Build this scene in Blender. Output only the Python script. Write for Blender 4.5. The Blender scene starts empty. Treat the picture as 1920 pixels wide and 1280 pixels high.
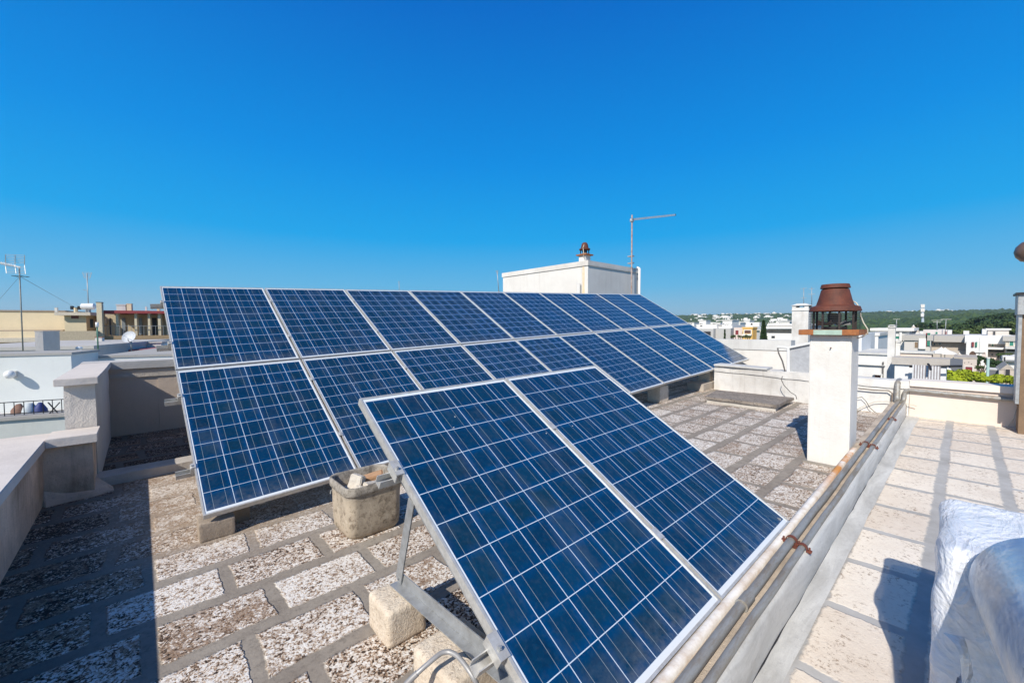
import bpy, bmesh, math, random
from mathutils import Vector, Matrix, noise
random.seed(7)
R=math.radians
scn=bpy.context.scene
COL=scn.collection
# ---------------------------------------------------------------- camera
FPX=767.475
MW=Matrix(((0.7408,-0.0280,0.6711),(-0.6717,-0.0242,0.7405),(-0.0045,-0.9993,-0.0368)))
def ray(px,py): return MW@Vector(((px-960)/FPX,(py-640)/FPX,1.0))
cam_d=bpy.data.cameras.new('camera'); cam=bpy.data.objects.new('camera',cam_d); COL.objects.link(cam)
r_=Vector((MW[0][0],MW[1][0],MW[2][0])).normalized(); f_=Vector((MW[0][2],MW[1][2],MW[2][2])).normalized()
u_=r_.cross(f_).normalized(); r_=f_.cross(u_)
cam.matrix_world=Matrix(((r_.x,u_.x,-f_.x,0),(r_.y,u_.y,-f_.y,0),(r_.z,u_.z,-f_.z,0),(0,0,0,1)))
cam_d.sensor_width=36; cam_d.lens=FPX/1920*36; cam_d.clip_start=0.05; cam_d.clip_end=9000
scn.camera=cam
# ---------------------------------------------------------------- light
SUN_EL=R(38.5); tos=Vector((-0.957,-0.290,0)).normalized()*math.cos(SUN_EL)+Vector((0,0,math.sin(SUN_EL)))
sd=bpy.data.lights.new('sun','SUN'); sd.energy=4.6; sd.angle=R(0.53); sd.color=(1.0,0.945,0.86)
so=bpy.data.objects.new('sun',sd); COL.objects.link(so); so.rotation_euler=tos.to_track_quat('Z','Y').to_euler()
world=bpy.data.worlds.new('World'); scn.world=world; world.use_nodes=True
wt=world.node_tree; bg=wt.nodes['Background']; bg.inputs['Strength'].default_value=0.124
sky=wt.nodes.new('ShaderNodeTexSky'); sky.sky_type='NISHITA'; sky.sun_disc=False; sky.sun_elevation=SUN_EL
sky.sun_rotation=math.atan2(tos.x,tos.y); sky.altitude=300; sky.air_density=1.0; sky.dust_density=0.35; sky.ozone_density=3.0
# deep polarised blue overhead paling to the horizon: an elevation ramp laid over the Nishita sky
tc=wt.nodes.new('ShaderNodeTexCoord'); sx=wt.nodes.new('ShaderNodeSeparateXYZ'); rp=wt.nodes.new('ShaderNodeValToRGB'); mx=wt.nodes.new('ShaderNodeMix'); mx.data_type='RGBA'
wt.links.new(tc.outputs['Generated'],sx.inputs[0]); wt.links.new(sx.outputs[2],rp.inputs[0])
stops=[(0.0,(.30,.49,.66)),(.035,(.27,.52,.72)),(.09,(.125,.48,.80)),(.20,(.008,.385,.85)),(.36,(.0,.275,.79)),(.60,(.0,.155,.61)),(1.0,(.0,.028,.15))]
el=rp.color_ramp.elements
while len(el)<len(stops): el.new(0.5)
for e_,(p_,c_) in zip(el,stops): e_.position=p_; e_.color=(*[q*6.9/7 for q in c_],1)
sc_=wt.nodes.new('ShaderNodeVectorMath'); sc_.operation='SCALE'; sc_.inputs[3].default_value=7.0
wt.links.new(rp.outputs[0],sc_.inputs[0]); mx.inputs[0].default_value=0.985
dp_=wt.nodes.new('ShaderNodeVectorMath'); dp_.operation='DOT_PRODUCT'; wt.links.new(tc.outputs['Generated'],dp_.inputs[0]); dp_.inputs[1].default_value=tuple(tos)
mr_=wt.nodes.new('ShaderNodeMapRange'); wt.links.new(dp_.outputs['Value'],mr_.inputs[0])
for i_,q_ in enumerate((0.80,1.0,0.0,0.6)): mr_.inputs[i_+1].default_value=q_
gl=wt.nodes.new('ShaderNodeMix'); gl.data_type='RGBA'; wt.links.new(mr_.outputs[0],gl.inputs[0]); wt.links.new(sc_.outputs[0],gl.inputs[6]); gl.inputs[7].default_value=(4.6,5.0,5.4,1)
wt.links.new(sky.outputs[0],mx.inputs[6]); wt.links.new(gl.outputs[2],mx.inputs[7]); wt.links.new(mx.outputs[2],bg.inputs['Color'])
scn.view_settings.view_transform='Standard'; scn.view_settings.look='None'; scn.view_settings.exposure=0.2; scn.view_settings.gamma=1
# ---------------------------------------------------------------- pixel/world measuring helpers
def atx(px,py,x): d=ray(px,py); return d*(x/d.x)
ROT=None   # the houses at the far left stand in a street turned by about 17 degrees
def aty(px,py,y):
    d=ray(px,py)
    if ROT: d=ROT.inverted()@d
    return d*(y/d.y)
def atz(px,py,z): d=ray(px,py); return d*(z/d.z)
def RZ(x,y=0): return -1.415+0.0145*(min(max(x,-3),12)-0.3)
# ---------------------------------------------------------------- node helpers
class NT:
    def __init__(s,name):
        s.m=bpy.data.materials.new(name); s.m.use_nodes=True; s.t=s.m.node_tree; s.p=s.t.nodes['Principled BSDF']
    def n(s,typ,**kw):
        nd=s.t.nodes.new(typ)
        for k,v in kw.items(): setattr(nd,k,v)
        return nd
    def put(s,sock,v):
        if isinstance(v,bpy.types.NodeSocket): s.t.links.new(v,sock)
        elif v is not None:
            if sock.type=='RGBA' and not isinstance(v,(int,float)) and len(v)==3: v=(*v,1)
            sock.default_value=v
    def set(s,name,v): s.put(s.p.inputs[name],v)
    def m_(s,op,a,b=None,c=None,clamp=False):
        nd=s.n('ShaderNodeMath',operation=op,use_clamp=clamp); s.put(nd.inputs[0],a)
        if b is not None: s.put(nd.inputs[1],b)
        if c is not None: s.put(nd.inputs[2],c)
        return nd.outputs[0]
    def mix(s,f,a,b,blend='MIX'):
        nd=s.n('ShaderNodeMix',data_type='RGBA',blend_type=blend); s.put(nd.inputs[0],f); s.put(nd.inputs[6],a); s.put(nd.inputs[7],b); return nd.outputs[2]
    def coord(s,kind='Object'): return s.n('ShaderNodeTexCoord').outputs[kind]
    def map(s,v,scale=(1,1,1),loc=(0,0,0),rot=(0,0,0)):
        nd=s.n('ShaderNodeMapping'); s.put(nd.inputs[0],v); nd.inputs['Scale'].default_value=scale; nd.inputs['Location'].default_value=loc; nd.inputs['Rotation'].default_value=rot; return nd.outputs[0]
    def noise(s,v,scale,detail=4,rough=0.6,col=False,dist=0):
        nd=s.n('ShaderNodeTexNoise'); s.put(nd.inputs['Vector'],v); nd.inputs['Scale'].default_value=scale; nd.inputs['Detail'].default_value=detail; nd.inputs['Roughness'].default_value=rough; nd.inputs['Distortion'].default_value=dist
        return nd.outputs[1 if col else 0]
    def vor(s,v,scale,out=0,feature='F1'):
        nd=s.n('ShaderNodeTexVoronoi',feature=feature); s.put(nd.inputs['Vector'],v); nd.inputs['Scale'].default_value=scale; return nd.outputs[out]
    def rng(s,v,a,b,c=0,d=1):
        nd=s.n('ShaderNodeMapRange'); s.put(nd.inputs[0],v)
        for i,q in enumerate((a,b,c,d)): s.put(nd.inputs[i+1],q)
        return nd.outputs[0]
    def xyz(s,v):
        nd=s.n('ShaderNodeSeparateXYZ'); s.put(nd.inputs[0],v); return nd.outputs
    def comb(s,x,y,z=0):
        nd=s.n('ShaderNodeCombineXYZ'); s.put(nd.inputs[0],x); s.put(nd.inputs[1],y); s.put(nd.inputs[2],z); return nd.outputs[0]
    def white(s,v,col=False):
        nd=s.n('ShaderNodeTexWhiteNoise'); s.put(nd.inputs['Vector'],v); return nd.outputs[1 if col else 0]
    def orand(s): return s.n('ShaderNodeObjectInfo').outputs['Random']
    def bump(s,h,strength=0.3,dist=0.01,nrm=None):
        nd=s.n('ShaderNodeBump'); nd.inputs['Strength'].default_value=strength; nd.inputs['Distance'].default_value=dist; s.put(nd.inputs['Height'],h)
        if nrm is not None: s.put(nd.inputs['Normal'],nrm)
        s.put(s.p.inputs['Normal'],nd.outputs[0]); return nd.outputs[0]
MATS={}
def mat(name):
    def deco(fn):
        def get():
            if name not in MATS: MATS[name]=fn(NT(name)).m
            return MATS[name]
        return get
    return deco
def plaster(name,col,dirt=(0.35,0.31,0.27),amount=0.35,scale=1.0,bump=0.35,streak=0.3,rough=0.9,grain=60):
    if name in MATS: return MATS[name]
    t=NT(name); v=t.coord()
    big=t.noise(v,1.1*scale,5,0.65); med=t.noise(v,7*scale,5,0.7)
    st=t.noise(t.map(v,scale=(9*scale,9*scale,0.6*scale)),1.0,4,0.7)
    f=t.m_('MULTIPLY',t.rng(big,0.40,0.66),amount)
    f=t.m_('ADD',f,t.m_('MULTIPLY',t.rng(st,0.52,0.8),streak),clamp=True)
    c=t.mix(f,col,dirt)
    spk=t.m_('MULTIPLY',t.rng(t.noise(v,19*scale,6,0.8),0.60,0.70),amount*0.7); c=t.mix(spk,c,tuple(q*0.6 for q in dirt))
    c=t.mix(t.m_('MULTIPLY',t.rng(med,0.3,0.7),0.26),c,tuple(min(1,q*0.72) for q in col))
    t.set('Base Color',c); t.set('Roughness',rough); t.set('Specular IOR Level',0.25)
    g=t.noise(v,grain*scale,3,0.6); t.bump(t.m_('ADD',t.m_('MULTIPLY',g,0.5),med),bump,0.012)
    MATS[name]=t.m; return t.m
def plain(name,col,rough=0.6,metal=0.0,var=0.15,scale=14,bump=0.0,spec=0.5,col2=None):
    if name in MATS: return MATS[name]
    t=NT(name); v=t.coord(); n=t.noise(v,scale,5,0.65)
    c2=col2 or tuple(q*(1-var*2) for q in col)
    t.set('Base Color',t.mix(t.rng(n,0.3,0.75),col,c2)); t.set('Roughness',t.rng(n,0.2,0.8,max(0.03,rough-0.08),min(1,rough+0.12))); t.set('Metallic',metal); t.set('Specular IOR Level',spec)
    if bump: t.bump(n,bump,0.01)
    MATS[name]=t.m; return t.m
# ---- roof tile floors
def tile_floor(name,y0,pitch,joint,xlen,xj,kind):
    t=NT(name); v=t.coord(); o=t.xyz(v)
    w=t.noise(v,16,4,0.7,col=True); wx=t.xyz(w)
    w2=t.noise(v,1.6,2,0.5,col=True); wx2=t.xyz(w2)
    X=t.m_('ADD',o[0],t.m_('MULTIPLY',t.m_('SUBTRACT',wx[0],0.5),0.040)); X=t.m_('ADD',X,t.m_('MULTIPLY',t.m_('SUBTRACT',wx2[0],0.5),0.10 if kind=='lichen' else 0.07))
    Y=t.m_('ADD',o[1],t.m_('MULTIPLY',t.m_('SUBTRACT',wx[1],0.5),0.040)); Y=t.m_('ADD',Y,t.m_('MULTIPLY',t.m_('SUBTRACT',wx2[1],0.5),0.07 if kind=='lichen' else 0.03))
    ry=t.m_('DIVIDE',t.m_('SUBTRACT',Y,y0),pitch); row=t.m_('FLOOR',ry); fy=t.m_('MULTIPLY',t.m_('FRACT',ry),pitch)
    rr=t.white(t.comb(row,3.7))
    off=t.m_('ADD',t.m_('SUBTRACT',0.40,t.m_('MULTIPLY',t.m_('FLOORED_MODULO',row,2.0),0.36)),t.m_('MULTIPLY',rr,0.07)) if kind=='lichen' else t.m_('ADD',t.m_('MULTIPLY',row,0.13),t.m_('MULTIPLY',rr,0.25))
    cx=t.m_('ADD',t.m_('DIVIDE',X,xlen),off); colm=t.m_('FLOOR',cx); fx=t.m_('MULTIPLY',t.m_('FRACT',cx),xlen)
    j=t.m_('MAXIMUM',t.rng(fy,joint-0.012,joint,1,0),t.rng(fx,xj-0.010,xj,1,0))
    j2=t.m_('MAXIMUM',t.rng(fy,pitch-0.012,pitch,0,1),t.rng(fx,xlen-0.006,xlen,0,1)); jm=t.m_('MAXIMUM',j,j2,clamp=True)
    cr=t.xyz(t.white(t.comb(row,colm,1.3),col=True))
    if kind=='lichen':
        base=t.mix(cr[0],(0.50,0.42,0.34),(0.38,0.30,0.235))
        blot=t.noise(v,30,6,0.78); fine=t.noise(v,75,4,0.7); mid=t.noise(t.map(v,loc=(8,3,1)),55,4,0.7)
        vd=t.n('ShaderNodeVectorMath',operation='ADD'); t.put(vd.inputs[0],v); sv=t.n('ShaderNodeVectorMath',operation='SCALE'); t.put(sv.inputs[0],t.noise(v,40,3,0.6,col=True)); sv.inputs[3].default_value=0.012; t.put(vd.inputs[1],sv.outputs[0]); vv=vd.outputs[0]
        g1=t.xyz(t.vor(vv,88,out=1)); g2=t.xyz(t.vor(vv,165,out=1))
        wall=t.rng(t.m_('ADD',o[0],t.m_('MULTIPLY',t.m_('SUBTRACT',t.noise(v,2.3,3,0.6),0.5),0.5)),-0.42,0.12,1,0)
        moss_shade=t.m_('MAXIMUM',wall,t.m_('MULTIPLY',t.rng(o[1],5.2,5.5),t.rng(o[0],0.9,0.5)))  # black lichen, plus shade of wall and recess put into the colour
        far=t.rng(o[0],1.4,4.5)
        k=t.m_('ADD',t.m_('ADD',t.m_('MULTIPLY',g1[0],0.56),t.m_('MULTIPLY',g2[1],0.44)),t.m_('MULTIPLY',t.m_('SUBTRACT',blot,0.5),1.35))
        k=t.m_('ADD',k,t.m_('MULTIPLY',t.m_('SUBTRACT',cr[1],0.5),0.20)); k=t.m_('ADD',k,t.m_('MULTIPLY',t.m_('SUBTRACT',t.noise(v,2.2,3,0.6),0.5),0.45)); k=t.m_('SUBTRACT',k,t.m_('ADD',t.m_('MULTIPLY',moss_shade,0.34),t.m_('MULTIPLY',far,-0.01)))
        rp_=t.n('ShaderNodeValToRGB'); t.put(rp_.inputs[0],k); e_=rp_.color_ramp.elements
        for p_,c_ in ((0.0,(.030,.024,.020)),(.15,(.065,.046,.036)),(.25,(.22,.14,.09)),(.36,(.42,.295,.20)),(.48,(.62,.52,.42)),(.62,(.76,.71,.64)),(1.0,(.84,.80,.74))):
            q_=e_.new(p_) if p_ not in(0.0,1.0) else e_[0 if p_==0.0 else -1]; q_.color=(*c_,1)
        c=rp_.outputs[0]
        brn=t.rng(t.m_('ADD',t.noise(t.map(v,loc=(5,2,0)),7,5,0.7),t.m_('MULTIPLY',t.m_('SUBTRACT',cr[2],0.5),0.22)),0.54,0.64)
        brn=t.m_('MULTIPLY',brn,t.rng(g1[1],0.10,0.35)); c=t.mix(t.m_('MULTIPLY',brn,0.80),c,t.mix(g2[0],(0.16,0.095,0.06),(0.40,0.28,0.19)))
        dk2=t.rng(t.noise(t.map(v,loc=(3,9,0)),34,5,0.75),0.50,0.60)
        c=t.mix(t.m_('MULTIPLY',t.m_('MULTIPLY',dk2,far),0.30),c,(0.20,0.145,0.11))
        orr=t.rng(t.noise(t.map(v,loc=(1,7,0)),5,5,0.6),0.735,0.76)
        c=t.mix(t.m_('MULTIPLY',orr,0.8),c,(0.55,0.19,0.035))
        mort=t.mix(t.rng(t.noise(v,3,5,0.7),0.35,0.7),(0.34,0.30,0.25),(0.235,0.20,0.165)); mort=t.mix(t.m_('MULTIPLY',t.rng(t.noise(v,30,5,0.75),0.50,0.68),0.45),mort,(0.10,0.085,0.07))
        old=t.m_('MULTIPLY',t.rng(t.m_('ADD',o[1],t.m_('MULTIPLY',t.noise(v,3,3,0.6),0.8)),3.3,4.1),t.m_('MULTIPLY',t.rng(o[0],2.5,1.2),t.m_('SUBTRACT',1,t.m_('MULTIPLY',moss_shade,0.85)))); mort=t.mix(t.m_('MULTIPLY',moss_shade,0.6),mort,(0.085,0.085,0.08)); mort=t.mix(t.m_('MULTIPLY',old,0.8),mort,(0.36,0.27,0.19)); mort=t.mix(t.m_('MULTIPLY',t.m_('MULTIPLY',old,t.rng(g1[2],0.4,0.7)),0.6),mort,c); c=t.mix(t.m_('MULTIPLY',old,0.35),c,(0.42,0.31,0.21)); h=t.m_('ADD',t.m_('MULTIPLY',fine,0.7),t.m_('MULTIPLY',g1[0],0.5)); bs=0.8
    else:
        base=t.mix(cr[0],(0.82,0.73,0.61),(0.72,0.62,0.51))
        blot=t.noise(v,14,5,0.7); fine=t.noise(v,70,4,0.7)
        c=t.mix(t.m_('MULTIPLY',t.rng(blot,0.4,0.75),0.5),base,(0.84,0.77,0.65))
        c=t.mix(t.m_('MULTIPLY',t.rng(t.noise(v,1.7,5,0.7),0.48,0.7),0.35),c,(0.52,0.42,0.32)); pit=t.m_('MULTIPLY',t.rng(t.noise(v,40,5,0.78),0.545,0.60),t.rng(t.noise(v,5,3,0.6),0.42,0.6,0.15,1)); c=t.mix(t.m_('MULTIPLY',pit,0.72),c,(0.25,0.17,0.11))
        far=t.rng(o[0],4.2,7.5); c=t.mix(t.m_('MULTIPLY',t.m_('MULTIPLY',far,t.rng(t.noise(v,24,4,0.7),0.45,0.6)),0.4),c,(0.40,0.31,0.24))
        mort=t.mix(t.rng(t.noise(v,4,5,0.7),0.35,0.7),(0.47,0.455,0.43),(0.33,0.315,0.29))
        h=t.m_('ADD',t.m_('MULTIPLY',fine,0.5),t.m_('MULTIPLY',blot,0.4)); bs=0.5
    c=t.mix(jm,c,mort)
    t.set('Base Color',c); t.set('Roughness',0.92); t.set('Specular IOR Level',0.2)
    hh=t.m_('MULTIPLY',h,t.m_('SUBTRACT',1,t.m_('MULTIPLY',jm,0.8))); hh=t.m_('SUBTRACT',hh,t.m_('MULTIPLY',jm,0.5))
    t.bump(hh,bs,0.012); MATS[name]=t.m; return t.m
@mat('solar cells')
def m_cells(t):
    uv=t.coord('UV'); o=t.xyz(uv); fu=t.m_('FRACT',o[0]); fv=t.m_('FRACT',o[1]); iu=t.m_('FLOOR',o[0]); iv=t.m_('FLOOR',o[1])
    eu=t.m_('MINIMUM',fu,t.m_('SUBTRACT',1,fu)); ev=t.m_('MINIMUM',fv,t.m_('SUBTRACT',1,fv)); e=t.m_('MINIMUM',eu,ev)
    gap=t.m_('MAXIMUM',t.m_('LESS_THAN',eu,0.0105),t.m_('LESS_THAN',ev,0.0105))
    inside=t.m_('MULTIPLY',t.m_('MULTIPLY',t.m_('GREATER_THAN',o[0],0),t.m_('LESS_THAN',o[0],6)),t.m_('MULTIPLY',t.m_('GREATER_THAN',o[1],0),t.m_('LESS_THAN',o[1],10)))
    bus=t.m_('LESS_THAN',t.m_('ABSOLUTE',t.m_('SUBTRACT',t.m_('ABSOLUTE',t.m_('SUBTRACT',fu,0.5)),0.235)),0.0062)
    rnd=t.orand(); cr=t.xyz(t.white(t.comb(iu,iv,t.m_('MULTIPLY',rnd,97.3)),col=True))
    sh=t.comb(t.m_('ADD',o[0],t.m_('MULTIPLY',rnd,31)),t.m_('ADD',o[1],t.m_('MULTIPLY',cr[1],9)))
    n1=t.noise(sh,1.9,4,0.6); n2=t.noise(sh,7,3,0.6); cry=t.vor(t.comb(o[0],o[1],rnd),9,out=1); cg=t.xyz(cry)
    cen=t.rng(t.m_('ADD',e,t.m_('MULTIPLY',t.m_('SUBTRACT',n1,0.5),0.35)),0.06,0.24)
    cb=t.mix(cr[0],(0.001,0.050,0.155),(0.001,0.030,0.092))
    cc=t.mix(cr[2],(0.006,0.034,0.062),(0.003,0.022,0.050))
    c=t.mix(t.m_('MULTIPLY',cen,t.rng(cr[1],0,1,0.55,1)),cb,cc)
    c=t.mix(t.m_('MULTIPLY',cg[0],0.22),c,(0.003,0.062,0.13))
    c=t.mix(t.m_('MULTIPLY',t.rng(n2,0.5,0.8),0.14),c,(0.10,0.13,0.15))
    c=t.mix(t.m_('MULTIPLY',t.white(t.comb(rnd,2.0)),0.22),c,(0.002,0.020,0.060))
    dust=t.m_('MULTIPLY',t.rng(o[1],0.9,0.0),t.rng(t.noise(sh,3.1,5,0.7),0.35,0.65)); dust=t.m_('MAXIMUM',t.m_('MULTIPLY',dust,0.30),t.m_('MULTIPLY',t.rng(t.noise(t.comb(o[0],t.m_('MULTIPLY',o[1],0.35),t.m_('MULTIPLY',rnd,9)),1.1,5,0.7),0.5,0.8),0.13)); c=t.mix(dust,c,(0.26,0.25,0.23))
    drop=t.m_('LESS_THAN',t.vor(t.comb(t.m_('ADD',o[0],t.m_('MULTIPLY',rnd,50)),o[1],0),0.9),0.022); c=t.mix(drop,c,(0.55,0.55,0.52))
    c=t.mix(bus,c,(0.23,0.27,0.30)); c=t.mix(gap,c,(0.56,0.64,0.72))
    c=t.mix(inside,(0.70,0.73,0.74),c)
    t.set('Base Color',c); t.set('Roughness',t.rng(n1,0.3,0.7,0.10,0.22)); t.set('Specular IOR Level',0.5)
    return t
@mat('anodised aluminium frame')
def m_alu(t):
    v=t.coord(); n=t.noise(t.map(v,scale=(3,3,3)),8,5,0.7)
    t.set('Base Color',t.mix(t.rng(n,0.35,0.75),(0.62,0.61,0.58),(0.40,0.38,0.345))); t.set('Metallic',0.35); t.set('Roughness',t.rng(n,0.2,0.8,0.32,0.55)); return t
@mat('galvanised steel')
def m_galv(t):
    v=t.coord(); n=t.noise(v,18,5,0.7); w=t.vor(v,40,out=1)
    c=t.mix(t.rng(n,0.35,0.7),(0.42,0.43,0.43),(0.27,0.27,0.26)); c=t.mix(t.m_('MULTIPLY',t.xyz(w)[0],0.25),c,(0.50,0.51,0.52)); t.set('Base Color',c); t.set('Metallic',0.45); t.set('Roughness',0.48); return t
@mat('weathered pipe')
def m_pipe(t):
    v=t.coord(); n=t.noise(t.map(v,scale=(0.5,3,3)),6,6,0.75); n2=t.noise(v,30,4,0.7)
    c=t.mix(t.rng(n,0.42,0.62),(0.34,0.34,0.325),(0.25,0.21,0.16)); c=t.mix(t.m_('MULTIPLY',t.rng(n2,0.5,0.75),0.5),c,(0.36,0.35,0.33))
    t.set('Base Color',c); t.set('Metallic',0.25); t.set('Roughness',0.55); t.bump(n2,0.3,0.004); return t
@mat('rusty steel')
def m_rust(t):
    v=t.coord(); n=t.noise(v,9,6,0.72); n2=t.noise(v,60,4,0.7)
    c=t.mix(t.rng(n,0.35,0.7),(0.145,0.043,0.026),(0.070,0.026,0.018)); c=t.mix(t.m_('MULTIPLY',t.rng(n2,0.55,0.75),0.5),c,(0.28,0.10,0.045))
    t.set('Base Color',c); t.set('Roughness',0.7); t.set('Specular IOR Level',0.35); t.bump(n2,0.35,0.004); return t
@mat('orange rust')
def m_orust(t):
    v=t.coord(); n=t.noise(v,11,6,0.72); n2=t.noise(v,50,4,0.7)
    c=t.mix(t.rng(n,0.35,0.65),(0.42,0.145,0.04),(0.22,0.085,0.035)); c=t.mix(t.m_('MULTIPLY',t.rng(n2,0.55,0.75),0.4),c,(0.55,0.28,0.10))
    t.set('Base Color',c); t.set('Roughness',0.8); t.bump(n2,0.35,0.004); return t
@mat('aged fibre cement')
def m_fibre(t):
    v=t.coord(); o=t.xyz(v); n=t.noise(v,6,6,0.72); n2=t.noise(v,26,5,0.75); n3=t.noise(v,90,3,0.6)
    c=t.mix(t.rng(n,0.35,0.7),(0.50,0.42,0.32),(0.34,0.28,0.21)); c=t.mix(t.m_('MULTIPLY',t.rng(t.m_('ADD',n2,t.m_('MULTIPLY',t.m_('SUBTRACT',n,0.5),0.5)),0.50,0.64),0.68),c,(0.13,0.10,0.07))
    c=t.mix(t.m_('MULTIPLY',t.rng(t.noise(t.map(v,loc=(4,1,2)),13,5,0.7),0.58,0.66),0.6),c,(0.55,0.48,0.38))
    c=t.mix(t.m_('MULTIPLY',t.rng(o[2],0.27,0.31),0.7),c,t.mix(t.rng(n2,0.4,0.6),(0.34,0.32,0.29),(0.15,0.14,0.125)))
    t.set('Base Color',c); t.set('Roughness',0.88); t.set('Specular IOR Level',0.2); t.bump(t.m_('ADD',n2,n3),0.6,0.005); return t
@mat('pale tuff stone')
def m_tuff(t):
    v=t.coord(); n=t.noise(v,7,5,0.7); n2=t.noise(v,55,5,0.75)
    c=t.mix(t.rng(n,0.3,0.7),(0.76,0.66,0.53),(0.60,0.49,0.37)); c=t.mix(t.m_('MULTIPLY',t.rng(n2,0.54,0.66),0.55),c,(0.30,0.21,0.14))
    t.set('Base Color',c); t.set('Roughness',0.93); t.set('Specular IOR Level',0.15); t.bump(t.m_('ADD',n2,n),0.9,0.01); return t
@mat('grey weathered stone slab')
def m_slab(t):
    v=t.coord(); n=t.noise(v,5,5,0.7); n2=t.noise(v,32,5,0.75)
    c=t.mix(t.rng(n,0.35,0.65),(0.30,0.255,0.21),(0.19,0.16,0.135)); c=t.mix(t.rng(n2,0.54,0.62),c,(0.07,0.055,0.045)); c=t.mix(t.m_('MULTIPLY',t.rng(t.noise(t.map(v,loc=(2,3,1)),30,5,0.75),0.58,0.64),0.7),c,(0.44,0.41,0.37))
    t.set('Base Color',c); t.set('Roughness',0.92); t.bump(n2,0.7,0.01); return t
@mat('grey cement mortar')
def m_cement(t):
    v=t.coord(); n=t.noise(t.map(v,scale=(0.5,2.5,2.5)),3,6,0.72,dist=0.6); n2=t.noise(v,40,4,0.7)
    c=t.mix(t.rng(n,0.35,0.65),(0.62,0.61,0.58),(0.42,0.41,0.385)); c=t.mix(t.m_('MULTIPLY',t.rng(n2,0.55,0.7),0.25),c,(0.22,0.20,0.18))
    t.set('Base Color',c); t.set('Roughness',0.85); t.bump(t.m_('ADD',n,t.m_('MULTIPLY',n2,0.4)),0.4,0.01); return t
def foliage(name,a,b,c3):
    if name in MATS: return MATS[name]
    t=NT(name); v=t.coord(); n=t.noise(v,0.9,4,0.7); g=t.n('ShaderNodeNewGeometry').outputs['Random Per Island']
    c=t.mix(g,a,b); c=t.mix(t.m_('MULTIPLY',t.rng(n,0.45,0.7),0.7),c,c3); t.set('Base Color',c); t.set('Roughness',0.75); t.set('Specular IOR Level',0.25)
    t.set('Subsurface Weight',0.0); MATS[name]=t.m; return t.m
# ---------------------------------------------------------------- mesh helpers
class MB:
    def __init__(s): s.v=[]; s.f=[]; s.uv=None; s.smooth=False
    def quad(s,a,b,c,d): i=len(s.v); s.v+= [Vector(a),Vector(b),Vector(c),Vector(d)]; s.f.append((i,i+1,i+2,i+3)); return s
    def hexa(s,p):   # p: 4 bottom (ccw from above), 4 top
        i=len(s.v); s.v+=[Vector(q) for q in p]
        s.f+=[(i+3,i+2,i+1,i),(i+4,i+5,i+6,i+7)]+[(i+k,i+(k+1)%4,i+4+(k+1)%4,i+4+k) for k in range(4)]; return s
    def box(s,x0,x1,y0,y1,z0,z1):
        if x0>x1:x0,x1=x1,x0
        if y0>y1:y0,y1=y1,y0
        if z0>z1:z0,z1=z1,z0
        return s.hexa([(x0,y0,z0),(x1,y0,z0),(x1,y1,z0),(x0,y1,z0),(x0,y0,z1),(x1,y0,z1),(x1,y1,z1),(x0,y1,z1)])
    def rbox(s,x0,x1,y0,y1,h0,h1):   # box following the roof fall
        return s.hexa([(x0,y0,RZ(x0)+h0),(x1,y0,RZ(x1)+h0),(x1,y1,RZ(x1)+h0),(x0,y1,RZ(x0)+h0),(x0,y0,RZ(x0)+h1),(x1,y0,RZ(x1)+h1),(x1,y1,RZ(x1)+h1),(x0,y1,RZ(x0)+h1)])
    def prism(s,poly,z0,z1):   # poly ccw list of xy
        i=len(s.v); n=len(poly); s.v+=[Vector((x,y,z0 if not callable(z0) else z0(x,y))) for x,y in poly]+[Vector((x,y,z1 if not callable(z1) else z1(x,y))) for x,y in poly]
        s.f+=[tuple(i+k for k in reversed(range(n))),tuple(i+n+k for k in range(n))]+[(i+k,i+(k+1)%n,i+n+(k+1)%n,i+n+k) for k in range(n)]; return s
    def tube(s,pts,r,seg=10,caps=True):
        pts=[Vector(p) for p in pts]; i0=len(s.v); n=len(pts); rr=r if isinstance(r,(list,tuple)) else [r]*n
        pn=None
        for k,p in enumerate(pts):
            t=(pts[min(k+1,n-1)]-pts[max(k-1,0)]).normalized()
            if pn is None: pn=t.orthogonal().normalized()
            a=(pn-t*pn.dot(t)); a=a.normalized() if a.length>1e-6 else t.orthogonal().normalized(); pn=a; b=t.cross(a)
            for j in range(seg):
                an=2*math.pi*j/seg; s.v.append(p+(a*math.cos(an)+b*math.sin(an))*rr[k])
        for k in range(n-1):
            for j in range(seg):
                q=i0+k*seg; s.f.append((q+j,q+(j+1)%seg,q+seg+(j+1)%seg,q+seg+j))
        if caps: s.f.append(tuple(i0+j for j in reversed(range(seg)))); s.f.append(tuple(i0+(n-1)*seg+j for j in range(seg)))
        return s
    def lathe(s,c,prof,seg=32,caps=True,M=None):   # prof [(r,z)]
        i0=len(s.v); c=Vector(c)
        for r,z in prof:
            for j in range(seg):
                an=2*math.pi*j/seg; q=Vector((r*math.cos(an),r*math.sin(an),z)); s.v.append(c+(M@q if M else q))
        for k in range(len(prof)-1):
            for j in range(seg):
                q=i0+k*seg; s.f.append((q+j,q+(j+1)%seg,q+seg+(j+1)%seg,q+seg+j))
        if caps: s.f.append(tuple(i0+j for j in reversed(range(seg)))); q=i0+(len(prof)-1)*seg; s.f.append(tuple(q+j for j in range(seg)))
        return s
    def bar(s,a,b,w,h,up=(0,0,1)):   # rectangular bar from a to b, w across, h along up
        a=Vector(a);b=Vector(b);t=(b-a).normalized();upv=Vector(up);sd=t.cross(upv)
        if sd.length<1e-4: sd=t.orthogonal()
        sd.normalize(); uu=sd.cross(t).normalized(); sd=sd*w/2; uu=uu*h/2
        return s.hexa([a-sd-uu,b-sd-uu,b+sd-uu,a+sd-uu,a-sd+uu,b-sd+uu,b+sd+uu,a+sd+uu])
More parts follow.
